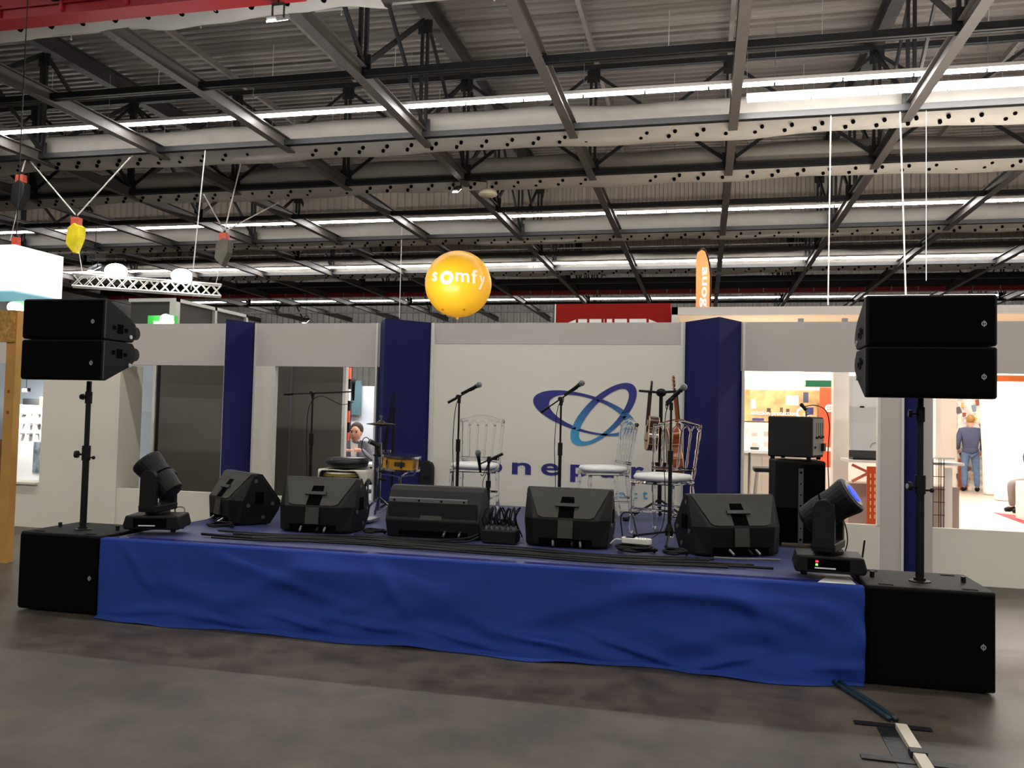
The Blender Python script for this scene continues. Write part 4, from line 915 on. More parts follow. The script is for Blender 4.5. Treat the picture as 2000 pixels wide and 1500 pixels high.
SKIN = M('skin', (206, 150, 124), .55); HAIR = M('dark_hair', (56, 40, 30), .7)
def skin_mesh(name, mat, verts, edges, radii, parent, root=0, sub=2):
    me = bpy.data.meshes.new(name); me.from_pydata(verts, edges, []); o = bpy.data.objects.new(name, me); COL.objects.link(o)
    o.modifiers.new('skin', 'SKIN'); 
    for i, r in enumerate(radii):
        sv = me.skin_vertices[0].data[i]; sv.radius = r if isinstance(r, tuple) else (r, r); sv.use_root = (i == root)
    s = o.modifiers.new('sub', 'SUBSURF'); s.levels = sub; s.render_levels = sub
    bpy.context.view_layer.update()
    nm = bpy.data.meshes.new_from_object(o.evaluated_get(bpy.context.evaluated_depsgraph_get())); bpy.data.objects.remove(o)
    nm.materials.clear(); return link(name, nm, mat, parent, True)
def person(loc, rz, lab, J, top, legs, hair=HAIR, shirt=None, lap=False):
    """J: joints in local metres, facing -Y"""
    t = thing('person', lab, 'person', loc, rz)
    names = ['hip', 'waist', 'chest', 'neck', 'head0', 'head1', 'head2', 'shL', 'elL', 'wrL', 'haL', 'shR', 'elR', 'wrR', 'haR', 'tL', 'kL', 'aL', 'toL', 'tR', 'kR', 'aR', 'toR']
    V = [J[n] for n in names]; ix = {n: i for i, n in enumerate(names)}
    E_ = [('hip', 'waist'), ('waist', 'chest'), ('chest', 'neck'), ('neck', 'head0'), ('head0', 'head1'), ('head1', 'head2'), ('chest', 'shL'), ('shL', 'elL'), ('elL', 'wrL'), ('wrL', 'haL'), ('chest', 'shR'), ('shR', 'elR'), ('elR', 'wrR'), ('wrR', 'haR'), ('hip', 'tL'), ('tL', 'kL'), ('kL', 'aL'), ('aL', 'toL'), ('hip', 'tR'), ('tR', 'kR'), ('kR', 'aR'), ('aR', 'toR')]
    Rr = dict(hip=(.085, .06), waist=(.09, .065), chest=(.12, .08), neck=.05, head0=(.068, .075), head1=(.078, .092), head2=(.06, .07), shL=.07, elL=.045, wrL=.032, haL=(.04, .02), shR=.07, elR=.045, wrR=.032, haR=(.04, .02), tL=.06, kL=.058, aL=.04, toL=.035, tR=.06, kR=.058, aR=.04, toR=.035)
    ee = [(ix[a], ix[b]) for a, b in E_]
    skin_mesh('body', SKIN, V, ee, [Rr[n] for n in names], t)
    def sub_(nm, mat, ns, grow, rr=None, dz=0.):
        m_ = {n: i for i, n in enumerate(ns)}; e2 = [(m_[a], m_[b]) for a, b in E_ if a in m_ and b in m_]
        def g(n): r = (rr or {}).get(n, Rr[n]); return tuple(x+grow for x in r) if isinstance(r, tuple) else (r+grow, r+grow)
        return skin_mesh(nm, mat, [(J[n][0], J[n][1], J[n][2]+(dz if n == 'hip' else 0)) for n in ns], e2, [g(n) for n in ns], t)
    sub_('jacket', top, ['hip', 'waist', 'chest', 'neck', 'shL', 'elL', 'wrL', 'shR', 'elR', 'wrR'], .024, dict(neck=(.055, .055), waist=(.16, .11), chest=(.165, .115), hip=(.15, .11), shL=.075, shR=.075), -.07)
    sub_('trousers', legs, ['hip', 'tL', 'kL', 'aL', 'tR', 'kR', 'aR'], .018, dict(hip=(.14, .1), tL=.09, tR=.09), .05)
    B().lathe([(.15, -.06), (.172, -.055), (.172, .06), (.15, .1)], 24, J['hip'], sx=1.05, sy=.78).build('jacket_hem', top, t, smooth=True)
    for s in ('L', 'R'):
        a_, b_ = Vector(J['a'+s]), Vector(J['to'+s]); B().tube([a_+Vector((0, .03, -.02)), a_.lerp(b_, .5)+Vector((0, 0, -.015)), b_], .045, 10, True, [.05, .05, .035]).build('shoe', RUBBER, t, smooth=True)
        h_, w_ = Vector(J['ha'+s]), Vector(J['wr'+s]); d_ = (h_-w_).normalized(); side = d_.cross(Vector((0, 0, 1))); side = side.normalized() if side.length > .1 else Vector((1, 0, 0)); hb = B()
        for q in range(4):
            o_ = h_+side*(-.027+.018*q); hb.tube([o_, o_+d_*.035+Vector((0, 0, -.004)), o_+d_*(.06+.012*(1-abs(q-1.5)/1.5))+Vector((0, 0, -.018))], .008, 7)
        hb.tube([h_-d_*.02+side*.03, h_+side*.05+d_*.01, h_+side*.055+d_*.035], .009, 7); hb.build('fingers', SKIN, t, smooth=True)
    hc = (Vector(J['head1'])+Vector(J['head2']))/2; up = (Vector(J['head2'])-Vector(J['head0'])).normalized(); fw = Vector(J['face']).normalized(); rt = fw.cross(up)
    Rm = Matrix((rt, -fw, up)).transposed()
    hm = B(); hm.ball(hc-up*.01, .118, 18, 12, (.82, .98, 1.05), Rm); hm.v = [v for v in hm.v]
    hb = B(); nn_, mm_ = 18, 12
    hb.ball(hc+up*.016-fw*.034, .11, nn_, mm_, (.84, .9, .95), Rm).build('hair', hair, t, smooth=True)
    f = B(); c0 = Vector(J['head1'])-up*.005
    f.ball(c0+fw*.012, .098, 18, 12, (.76, .95, 1.15), Rm).tube([c0+fw*.098+up*.02, c0+fw*.122-up*.022, c0+fw*.098-up*.03], .013, 8, True, [.008, .016, .01])
    for s in (-1, 1): f.ball(c0+rt*s*.078, .026, 8, 6, (.4, .7, 1.1), Rm)
    f.build('face', SKIN, t, smooth=True)
    ef = B(); 
    for s in (-1, 1): ef.ball(c0+fw*.092+rt*s*.032+up*.022, .011, 8, 6); ef.bar(c0+fw*.1+rt*s*.018+up*.042, c0+fw*.092+rt*s*.05+up*.04, .008, .008)
    ef.build('eyes_and_brows', EBON, t); B().bar(c0+fw*.098-rt*.022-up*.055, c0+fw*.098+rt*.022-up*.055, .01, .008).build('mouth', M('lips', (160, 84, 76), .5), t)
    if shirt:
        ck, nk = Vector(J['chest']), Vector(J['neck']); B().add([tuple(nk+Vector((-.06, -.07, .03))), tuple(nk+Vector((.06, -.07, .03))), tuple(ck+Vector((.03, -.135, -.1))), tuple(ck+Vector((-.03, -.135, -.1))), tuple(nk+Vector((-.06, -.02, .03))), tuple(nk+Vector((.06, -.02, .03))), tuple(ck+Vector((.03, -.1, -.1))), tuple(ck+Vector((-.03, -.1, -.1)))], [(0, 1, 2, 3), (4, 5, 6, 7), (0, 1, 5, 4), (1, 2, 6, 5), (2, 3, 7, 6), (3, 0, 4, 7)]).build('shirt_front', shirt, t)
    return t
seat = dict(hip=(0, .12, .56), waist=(0, .1, .72), chest=(0, .03, .94), neck=(0, 0, 1.09), head0=(0, -.01, 1.13), head1=(0, -.02, 1.2), head2=(0, -.005, 1.275), face=(.02, -1, -.02),
            shL=(-.19, .02, 1.0), elL=(-.26, -.12, .80), wrL=(-.1, -.3, .985), haL=(-.03, -.36, .985), shR=(.19, .02, 1.0), elR=(.27, -.1, .80), wrR=(.14, -.32, .985), haR=(.08, -.38, .985),
            tL=(-.1, .05, .53), kL=(-.12, -.33, .52), aL=(-.12, -.3, .1), toL=(-.12, -.43, .045), tR=(.1, .05, .53), kR=(.12, -.33, .52), aR=(.12, -.3, .1), toR=(.12, -.43, .045))
pm = PY(694, 850, 10.75); dzm = 0.03
person((pm.x, 10.78, dzm), .12, 'seated dark haired person in grey jacket and pale shirt with arms on the table', seat, M('grey_jacket', (120, 118, 128), .8), M('dark_trousers', (40, 42, 52), .8), shirt=M('pale_shirt', (232, 222, 212), .7))
t = thing('bar_chair', 'dark chair under the seated person behind the grey partition', 'chair', (pm.x, 10.9, 0), -.15); B().box(-.2, .2, -.2, .2, .40, .44).build('seat', BLK, t, bevel=.01); B().box(-.2, .2, .18, .22, .5, .85).build('backrest', BLK, t, bevel=.01)
for sx in (-1, 1):
    for sy in (-1, 1): B().cyl((sx*.17, sy*.17, 0), (sx*.17, sy*.17, .4), .014, n=8).build('leg', CHROME, t)
# far left display booth
t = thing('product_display', 'white lit product display board with small fittings at the left edge', 'display', (PY(52, 900, 10.6).x, 10.6, 0)); zt_ = PY(52, 790, 10.6).z; zb_ = PY(52, 938, 10.6).z
B().box(-.42, .42, 0, .08, zb_, zt_).build('board', PAPER, t); B().box(-.45, .45, -.12, .1, zb_-.05, zb_-.02).build('shelf', PAPER, t); B().box(-.4, .4, .0, .2, 0, zb_-.05).build('plinth', WHITE, t)
B().box(-.1, .2, -.02, 0, zt_, zt_+.09).build('dark_sign', BLK, t); B().box(.2, .44, -.02, 0, zt_, zt_+.12).build('yellow_sign', M('sign_yellow', (228, 226, 40), .5), t)
B().box(.12, .44, -.012, 0, zb_+.12, zb_+.58).build('photo_print', M('photo_grey_print', (110, 120, 126), .5, var=.7, vs_=9), t)
for r_ in range(3):
    for c_ in range(6): B().cb((-.33+.13*c_, -.03, zt_-.14-.15*r_), (.03+.02*((c_+r_) % 3), .05, .025+.02*((c_*r_) % 2))).build('fitting', M('fitting_grey', (120, 116, 110), .5), t, bevel=.004)
t = thing('display_spot', 'small bright spotlight above the product display board', 'spotlight', (PY(52, 745, 10.4).x, 10.4, PY(52, 758, 10.4).z)); B().cyl((0, 0, 0), (0, 0, .5), .006).bar((0, 0, .5), (0, .82, .5), .02, .02).build('drop_rod', STEEL, t); B().box(-.05, .05, -.03, .03, -.06, 0).build('lamp_head', BLK, t); B().box(-.04, .04, -.034, -.03, -.05, -.01).build('lens', LED, t); area_light('spot_light', (0, -.1, -.1), .3, .2, 25*BOOTH_W, (1, 1, 1), rot=(.6, 0, 0), parent=t)

# wooden post and OSB panel, hanging light box, green-lit booth, cabin, truss, hoists
PINE = M('pine_wood', (196, 146, 76), .6, var=.12, vs_=4); OSB = M('osb_board', (184, 138, 66), .7, var=.35, vs_=28, bump=.3, bs=60); DOSB = M('brown_board', (128, 84, 44), .7, var=.2, vs_=8)
t = thing('wooden_post', 'pale pine post with chipboard panels at the left picture edge', 'wooden frame', (PY(18, 900, 6.75).x, 6.75, 0)); zt_ = PY(20, 607, 6.75).z
B().box(-.055, .055, -.04, .04, 0, zt_).build('post', PINE, t); B().box(-.45, .04, -.06, -.04, zt_-.31, zt_+.0).build('top_board', OSB, t); B().box(-.6, -.03, .0, .04, 0, 1.17).build('lower_board', DOSB, t)
for z in (1.62, 1.42): B().box(-.02, .01, -.043, -.04, z, z+.03).build('red_stamp', M('stamp_red', (170, 60, 40), .6), t)
t = thing('light_box_sign', 'white glowing box sign hanging at the upper left edge', 'light box', (PY(0, 520, 9.6).x-.1, 9.6, PY(20, 570, 9.6).z)); B().box(-1.1, .33, 0, .9, .02, .66).build('box', M('lightbox_face', (250, 248, 244), .5, emit=.75, ecol=(255, 250, 242)), t); B().box(-1.1, .33, 0, .9, 0, .02).build('blue_base', M('lightbox_blue', (150, 214, 236), .5, emit=.4), t)
B().cyl((.25, .1, .66), (.25, .1, 4.2), .008, n=6).build('hang_rope', BLK, t); B().box(.2, .3, .07, .13, .66, .78).build('red_hook', M('hook_red', (200, 70, 40), .5), t)
for (pa, pb_, pt, pq, Yg), lab in (((288, 340, 616, 640, 12.3), 'small green and white lit sign peeping out right of the left speakers'), ((22, 54, 588, 640, 11.9), 'small green and white lit sign above the chipboard panel')):
    a_, c_ = PY(pa, pq, Yg), PY(pb_, pt, Yg); t = thing('lit_booth_sign', lab, 'sign', (a_.x, Yg, a_.z-.3)); w_, h_ = c_.x-a_.x, c_.z-a_.z+.3
    B().box(0, w_, .0, .1, -(a_.z-.3), h_).build('green_panel', M('lit_green', (60, 190, 70), .5, emit=.35), t); B().box(w_*.3 if pa > 100 else 0, w_*1.02 if pa > 100 else w_*.8, -.05, 0, h_*.35, h_*.8).build('lit_panel', M('lit_white_panel', (240, 255, 240), .5, emit=2.), t)
    B().ball((w_*(.8 if pa > 100 else .3), -.08, h_*.85), .09, 12, 8).build('glowing_bulb', LED, t)
a0 = PY(342, 583, 12.9)
t = thing('white_framed_cabin', 'dark panelled cabin with white frame showing above the left header', 'cabin', (a0.x, 12.9, 0)); ztp = a0.z; CF = M('cabin_white_frame', (206, 204, 198), .5); CP = M('cabin_dark_panel', (66, 62, 58), .6)
B().box(-.9, .0, .02, 2.3, 0, ztp-.02).build('body', CP, t)
for y_ in (0, 1.15, 2.25): B().box(-.0, .06, y_, y_+.07, 0, ztp).build('frame_post', CF, t)
B().box(0, .06, 0, 2.32, ztp-.06, ztp).build('frame_rail', CF, t); B().box(-.9, .06, -.05, 0.0, ztp-.06, ztp).build('frame_rail', CF, t); B().box(-.06, .06, -.06, .0, 0, ztp).build('frame_post', CF, t)
# lit lattice truss
TA, TB_ = Vector((-14.82, 17.0, 4.4)), Vector((-12.03, 18.9, 4.4)); dv = (TB_-TA); TL = dv.length; ang = math.atan2(dv.y, dv.x)
ALU = M('truss_aluminium_white', (226, 224, 220), .4, metal=.2)
t = thing('lattice_truss', 'white lattice truss with two glaring lamps hung above the left speakers', 'truss', TA, ang)
for y_ in (-.12, .12):
    for z in (0, .29): B().cyl((0, y_, z), (TL, y_, z), .028, n=8).build('chord_tube', ALU, t)
n = 14
for i in range(n):
    xa, xb = TL*i/n, TL*(i+1)/n
    for y_ in (-.12, .12): B().cyl((xa, y_, 0 if i % 2 else .29), (xb, y_, .29 if i % 2 else 0), .012, n=6).build('lattice_bar', ALU, t); B().cyl((xa, y_, .29 if i % 2 else 0), (xb, y_, 0 if i % 2 else .29), .012, n=6).build('lattice_bar', ALU, t)
for fx in (.06, .96): B().bar((TL*fx, -.13, .31), (TL*fx, .13, .31), .03, .03).build('lifting_bracket', STEEL, t)
for fx in (.28, .72):
    f_ = B().cb((TL*fx, .0, .42), (.4, .2, .2)).build('lamp_housing', BLK, t); B().lathe([(.0, -.03), (.16, -.02), (.19, .02), (.17, .05), (0, .08)], 20, (TL*fx, -.14, .42), R=Rx(PI/2), sx=1.35).build('lamp_glass', M('truss_lamp_glow', (255, 250, 240), .4, emit=30), t)
    area_light('truss_light', (TL*fx, -.16, .42), .45, .25, 120, (1, .97, .92), rot=(PI/2-.5, 0, 0), parent=t)
ROPE = M('white_rope', (205, 202, 196), .7)
def hoist(p, ups, down, colr, lab, body=1.):
    t = thing('chain_hoist', lab, 'hoist', p)
    for u in ups: B().cyl((0, 0, .5), Vector(u)-Vector(p), .018, n=6).build('bridle_rope', ROPE, t)
    B().cb((0, 0, .36), (.22, .16, .2)).build('motor', M('hoist_red', (190, 84, 66), .5), t, bevel=.02); B().cyl((0, 0, .44), (0, 0, .54), .03).build('hook', BLK, t)
    b = B().prism([(-.16, .2), (.02, .32), (.2, .22), (.18, -.05), (.02, -.42), (-.2, -.2)], 'y', -.12, .12).build('chain_bag', M('bag_'+lab[:6], colr, .6, var=.15, vs_=5), t, bevel=.03)
    for d in down: B().cyl((.02, 0, .0), Vector(d)-Vector(p), .010, n=5).build('chain', ROPE, t)
py_ = PY(148, 462, 17.2); hoist(py_, [PY(45, 298, 17.2), PY(275, 285, 17.2)], [TA+dv*.06+Vector((0, 0, .335))], (226, 206, 30), 'yellow chain bag hoist hanging above the lattice truss')
pg2 = PY(437, 490, 18.9); hoist(pg2, [PY(398, 380, 17.8), PY(470, 320, 18.9), PY(545, 395, 20.2)], [TB_-dv*.04+Vector((0, 0, .335))], (88, 84, 74), 'dark grey chain bag hoist right of the yellow one')
pb = PY(40, 378, 17.1); hoist(pb, [Vector((pb.x+.1, 17.1, 7.565))], [PY(20, 470, 17.1)], (26, 26, 28), 'black chain bag hoist at the far left under the light row')
def drop(px, y0_, y1_, Y, lab, r=.012, px2=None): 
    a = PY(px, y0_, Y); b_ = PY(px2 or px, y1_, Y); tag(B().cyl((0, 0, 0), a-b_, r, n=6).build('hanging_rope', ROPE, loc=b_), lab, 'rope')
drop(402, 285, 566, 17.1, 'long white rope dropping left of the grey chain bag hoist', .014, 373)
drop(1623, 212, 596, 17.1, 'white rope hanging from the light row left of the right speakers', .013, 1617)
drop(1758, 216, 578, 17.1, 'white rope hanging directly above the right speakers', .015, 1769)
drop(1809, 212, 548, 17.1, 'thin wire with a loop hanging right of the other ropes', .007)
drop(785, 441, 622, 27.0, 'dark thin cable drop left of the balloon', .012, 780)

# ================================================================= BALLOON, RED SIGN, FLAG, WHITE FRAME
BY = 14.; bc = PY(895, 555, BY); BR = .585
YEL = M('balloon_yellow', (255, 206, 44), .35, var=.04, vs_=1.5, spec=.5)
_nt = YEL.node_tree; _b = _nt.nodes['Principled BSDF']; _tr = _nt.nodes.new('ShaderNodeBsdfTranslucent'); _tr.inputs[0].default_value = (*lin((255, 226, 130)), 1)
_mx = _nt.nodes.new('ShaderNodeMixShader'); _mx.inputs[0].default_value = .35; _nt.links.new(_b.outputs[0], _mx.inputs[1]); _nt.links.new(_tr.outputs[0], _mx.inputs[2]); _nt.links.new(_mx.outputs[0], _nt.nodes['Material Output'].inputs[0])
t = thing('advertising_balloon', 'big yellow advertising balloon with white lettering', 'balloon', bc)
bl = B().ball((0, 0, 0), BR, 48, 32).build('sphere', YEL, t, smooth=True)
fwd = (CAM-bc); fwd.z = 0; fwd.normalize()
az = math.atan2(fwd.x, -fwd.y)
def on_ball(u, v_, r=BR*1.004):    # u metres across, v metres up, seen from the front
    lon, lat = u/BR, v_/BR; q = Vector((math.sin(lon)*math.cos(lat), -math.cos(lon)*math.cos(lat), math.sin(lat)))
    return Rz(az+.03) @ (q*r)
def ball_text(s, u0, v0, w, h, skew=0.):
    b, bw, bh = text_b(s, .0005); me = b.mesh('x'); bm = bmesh.new(); bm.from_mesh(me); bmesh.ops.triangulate(bm, faces=bm.faces)
    bmesh.ops.subdivide_edges(bm, edges=bm.edges, cuts=2, use_grid_fill=True)
    for v in bm.verts: v.co = on_ball(u0+v.co.x/bw*w, v0+v.co.y/bh*h+skew*(u0+v.co.x/bw*w), BR*(1.004 if v.co.z <= 0 else 1.007))
    bm.to_mesh(me); bm.free(); return link('letter', me, M('balloon_print_white', (244, 228, 206), .5), bl)
k = .0091
def lx(px): return (px-895)*k*1.02
ball_text('s', lx(838), -.055, .125, .16, -.05); ball_text('m', lx(888), -.045, .235, .155, -.05); ball_text('f', lx(917), -.045, .13, .24, -.05); ball_text('y', lx(934), -.125, .15, .235, -.05)
rg = B(); n = 36
for kk in range(n):
    a0_, a1_ = 2*PI*kk/n, 2*PI*(kk+1)/n; c_ = lx(871)
    rg.add([on_ball(c_+r_*math.cos(a_), .02+r_*math.sin(a_), BR*1.006) for a_ in (a0_, a1_) for r_ in (.055, .12)], [(0, 1, 3, 2)])
rg.build('letter', MATS['balloon_print_white'], bl)
B().cyl((0, 0, -BR+.01), (0, 0, -BR-.04), .03, .02, n=10).build('valve', YEL, t); B().cyl((0, 0, -BR-.04), (0, 0, -bc.z), .004, n=5).build('tether', ROPE, t)
for dx in (-.11, .13): B().cyl((dx*1.6, -.3, -.485), (dx*1.62, -.31, -.5), .02, n=10).build('patch', M('patch_ochre', (190, 130, 20), .5), t)
sa, sb = PY(1086, 594, 11.5), PY(1310, 594, 11.5)
t = thing('red_fascia_sign', 'dark red booth sign rising behind the centre wall', 'sign', ((sa.x+sb.x)/2, 11.5, sa.z-.8)); hw = (sb.x-sa.x)/2
B().box(-hw, hw, 0, .3, 0, .8).build('box', M('sign_red', (140, 22, 8), .7, spec=.2), t); B().box(-hw-.015, -hw, .0, .3, 0, .8).build('edge', PAPER, t)
zr = PY(1150, 622.5, 11.45).z-(sa.z-.8)
B().prism([(-hw+.18, .1), (hw-.18, .1), (hw-.18, zr-.05), (hw-.3, zr), (-hw+.3, zr), (-hw+.18, zr-.05)], 'y', -.012, 0).build('white_plate', PAPER, t)
for px in (1127, 1149, 1177, 1183, 1198, 1227, 1265): x_ = PY(px, 625, 11.49).x-(sa.x+sb.x)/2; B().box(x_-.016, x_+.016, -.015, -.012, zr-.16, zr+.004).build('red_letter_stroke', MATS['sign_red'], t)
fx = PY(1374, 540, 13.5); zt_, zb2 = PY(1374, 488, 13.5).z, PY(1374, 600, 13.5).z
t = thing('feather_flag', 'orange feather flag with white lettering behind the right navy pillar', 'flag', (fx.x, 13.5, 0)); hh = zt_-zb2
ol = [(-.105, zb2-1.2), (-.115, zb2+hh*.62), (-.12, zb2+hh*.82), (-.10, zb2+hh*.95), (-.03, zt_), (.02, zt_-.03), (.07, zb2+hh*.8), (.098, zb2+hh*.55), (.1, zb2), (.1, zb2-1.2)]
B().prism(ol, 'y', -.006, .006).build('banner', M('flag_orange', (244, 136, 84), .7), t)
B().tube(catmull([(.11, 0, 0), (.112, 0, zb2), (.11, 0, zb2+hh*.55), (.08, 0, zb2+hh*.8), (.025, 0, zt_-.015), (-.03, 0, zt_+.015), (-.105, 0, zb2+hh*.96)], 6), .014, 8).build('pole', BLK, t); B().cyl((.11, 0, 0), (.11, 0, .03), .25, n=20).build('foot', BLK, t)
b, bw, bh = text_b('auoge'); b.v = [(-.06+vy/bh*.115, -.009+vz, zb2-.15+(1-vx/bw)*hh*.86+.0) for vx, vy, vz in b.v]; b.build('lettering', PAPER, t)
fa, fb = PY(1312, 600, 11.2), PY(1690, 600, 11.2)
t = thing('booth_canopy_frame', 'white booth canopy beam with lit inside above the right header', 'booth frame', (fa.x, 11.2, 0)); L_ = 6.2; zt_ = fa.z
B().box(0, L_, 0, .1, zt_-.10, zt_).build('front_beam', M('canopy_white', (214, 208, 200), .6), t); B().box(0, L_, 1.6, 1.7, zt_-.35, zt_).build('rear_beam', MATS['canopy_white'], t); B().box(0, .08, 0, 1.7, zt_-.4, zt_).build('side_beam', MATS['canopy_white'], t); B().box(.03, L_, .1, 1.6, zt_-.04, zt_-.02).build('lit_ceiling', M('canopy_inside', (244, 228, 206), .6), t)
for px in (1562, 1648): x_ = PY(px, 620, 11.25).x-fa.x; B().box(x_-.02, x_+.05, .05, .09, zt_-.42, zt_-.15).build('clamp_bracket', STEEL, t)
for x_ in (.0, 3.4, 6.1): B().box(x_, x_+.08, 1.6, 1.7, 0, zt_).build('upright', MATS['canopy_white'], t)
area_light('canopy_light', (2.2, .8, zt_-.45), 3.8, 1.0, 62*BOOTH_W, (1, .92, .82), parent=t)
B().box(.5, 4.1, 1.2, 1.35, zt_-.02, zt_+.05).build('added_uplight_box', TRUNK, t)  # box added to carry the upward fill, no known fixture
area_light('canopy_added_fill', (2.3, 1.28, zt_+.06), 3.4, .12, 260*BOOTH_W, (1, .9, .78), rot=(PI, 0, 0), parent=t)  # added fill that lifts the dark ducts and roof steel

# ================================================================= BEHIND THE STAND WALL, RIGHT: bright booths
BW = M('booth_white_warm', (236, 228, 218), .55)
bwall = struct(B().box(-.1, 2.75, 12.75, 12.81, 0, 2.95).build('wall_far_right', BW))
B().box(-.1, 20, 9.2, 22.5, .001, .02).build('booth_floor', M('booth_laminate', (196, 178, 160), .35, var=.08, vs_=3)); bpy.data.objects['booth_floor']['kind'] = 'structure'; bpy.data.objects['booth_floor'].name = 'floor_booth'
def rect(px0, px1, py0, py1, Y): a, b_ = PY(px0, py1, Y), PY(px1, py0, Y); return a.x, b_.x, a.z, b_.z
xa, xb, za, zb_ = rect(1440, 1606, 763, 822, 12.7)
t = thing('photo_poster', 'warm photo poster with white solution protection lettering', 'poster', ((xa+xb)/2, 12.7, za)); hw = (xb-xa)/2; H_ = zb_-za
B().box(-hw, hw, 0, .03, 0, H_).build('print', M('poster_photo', (196, 158, 108), .6, var=.4, vs_=5), t)
for u, v_, w_, h_, c in ((-.62, .55, .12, .3, (240, 226, 200)), (-.25, .35, .09, .15, (70, 52, 44)), (.05, .35, .07, .2, (96, 76, 60)), (.2, .33, .08, .17, (84, 66, 54)), (.62, .78, .12, .32, (70, 72, 96)), (.72, .36, .16, .22, (60, 64, 110)), (-.5, .06, .28, .08, (60, 60, 130)), (.3, .68, .3, .3, (248, 236, 214)), (.92, .3, .07, .6, (150, 104, 70)), (-.75, .9, .1, .18, (200, 130, 80))):
    B().box((u-w_/2)*hw, (u+w_/2)*hw, -.003, 0, v_*H_-h_*H_/2+.0, v_*H_+h_*H_/2).build('print_patch', M('pp_%d_%d_%d' % c, c, .6, var=.3, vs_=14), t)
xq = PY(1467, 800, 12.69).x-(xa+xb)/2; xw = PY(1556, 800, 12.69).x-(xa+xb)/2; wall_text('solution protection', xq, -.004, .075, xw-xq, .085, 'lettering', PAPER, t)
xg = PY(1567, 806, 12.69).x-(xa+xb)/2; b = B(); n = 20
for kk in range(n):
    if 0 <= kk < 3: continue
    a0_, a1_ = 2*PI*kk/n, 2*PI*(kk+1)/n; b.add([(xg+r_*math.cos(a_), -.004, .135+r_*math.sin(a_)) for a_ in (a0_, a1_) for r_ in (.055, .085)], [(0, 1, 3, 2)])
b.box(xg+.02, xg+.085, -.005, -.004, .105, .13).box(xg+.06, xg+.085, -.005, -.004, .045, .13).build('logo_mark', PAPER, t)
xa, xb, za, zb_ = rect(1440, 1608, 828, 884, 12.7); t = thing('diagram_board', 'cream board with faint product diagrams under the poster', 'board', ((xa+xb)/2, 12.7, za)); hw = (xb-xa)/2
B().box(-hw, hw, 0, .03, 0, zb_-za).build('board', M('board_cream', (232, 216, 196), .6), t)
for i in range(3):
    for j in range(2): B().box(-hw+.2+.17*i, -hw+.28+.17*i+.04*(i % 2), -.003, 0, .1+.15*j, .15+.15*j+.02*(i % 2)).build('diagram', M('diagram_grey', (176, 166, 154), .6), t)
for j in range(2): B().prism([(-hw+.66, .09+.16*j), (-hw+.7, .09+.16*j), (-hw+.7, .15+.16*j), (-hw+.72, .15+.16*j), (-hw+.68, .19+.16*j), (-hw+.64, .15+.16*j), (-hw+.66, .15+.16*j)], 'y', -.003, 0).build('house_icon', M('icon_red', (210, 110, 90), .6), t)
xa, xb, za, zb_ = rect(1572, 1630, 744, 755, 12.0); tag(B().box(xa, xb, 11.9, 12.1, za, zb_).build('green_beam', M('beam_green', (30, 110, 76), .5)), 'dark green beam end above the orange banner', 'beam')
xa, xb, za, zb_ = rect(1600, 1628, 757, 912, 12.4); t = thing('orange_banner', 'orange red banner with round white icon behind the amplifier', 'banner', (xa, 12.4, za)); w_ = xb-xa; h_ = zb_-za
B().box(0, w_, 0, .03, 0, h_).build('panel', M('banner_orange', (232, 96, 60), .6, var=.12, vs_=3), t); B().cyl((w_*.68, -.004, h_*.74), (w_*.68, 0, h_*.74), .055, n=20).build('icon', PAPER, t); B().box(0, w_, -.003, 0, h_*.2, h_*.25).build('white_band', PAPER, t)
for dx, dz in ((-.015, -.015), (.015, -.015), (-.015, .015), (.015, .015)): B().cyl((w_*.68+dx, -.006, h_*.74+dz), (w_*.68+dx, -.004, h_*.74+dz), .008, n=8).build('icon_dot', MATS['banner_orange'], t)
xa, xb, za, zb_ = rect(1626, 1658, 727, 1040, 11.0); tag(B().box(xa, xb, 11., 11.2, 0, 2.6).build('booth_column', BW), 'white booth column right of the amplifier seen through the window', 'column')
xa, xb, za, zb_ = rect(1663, 1735, 735, 878, 10.6); t = thing('white_screen_board', 'bright white board above the laptop seen through the right window', 'board', (xa, 10.6, za)); B().box(0, xb-xa, 0, .04, PY(1655, 897, 10.2).z+.003-za, zb_-za).build('board', PAPER, t); B().box(-.03, 0, -.01, .04, 0, zb_-za).build('frame', BW, t); B().tube([(.27+.06*math.cos(a_/10*PI), -.003, .03+.06*math.sin(a_/10*PI)) for a_ in range(11)], .006, 5).build('printed_arc', M('arc_grey', (170, 168, 166), .6), t); B().box(.09, .14, -.002, 0, .5, .52).build('printed_mark', BLK, t)
xa, xb, za, zb_ = rect(1655, 1740, 890, 897, 10.2); t = thing('counter_shelf', 'white counter with grey front under the laptop', 'counter', (xa, 10.2, 0)); zc_ = za
B().box(0, 1.2, -.1, .5, zc_-.03, zc_).build('worktop', BW, t); B().box(.03, 1.2, .1, .5, .02, zc_-.28).build('grey_front', M('counter_taupe', (176, 156, 144), .6), t); B().bar((.05, .0, zc_-.25), (.4, .0, zc_-.05), .03, .03).bar((.05, .0, zc_-.06), (.4, .0, zc_-.22), .03, .03).build('orange_lattice', M('lattice_orange', (232, 130, 90), .5), t)
t = thing('laptop', 'dark flat laptop lying on the white counter', 'laptop', (xa+.05, 10.2, zc_+.001)); B().box(.0, .42, -.05, .22, 0, .025).build('base', BLK, t, bevel=.006); B().cb((.21, .22, .05), (.42, .02, .1)).build('lid', M('laptop_grey', (70, 68, 66), .4), t)
xa, xb, za, zb_ = rect(1693, 1722, 912, 1030, 9.9); t = thing('orange_perforated_panel', 'orange perforated cabinet panel at the window corner', 'panel', (xa, 9.9, 0)); w_ = .5; zt_ = zb_
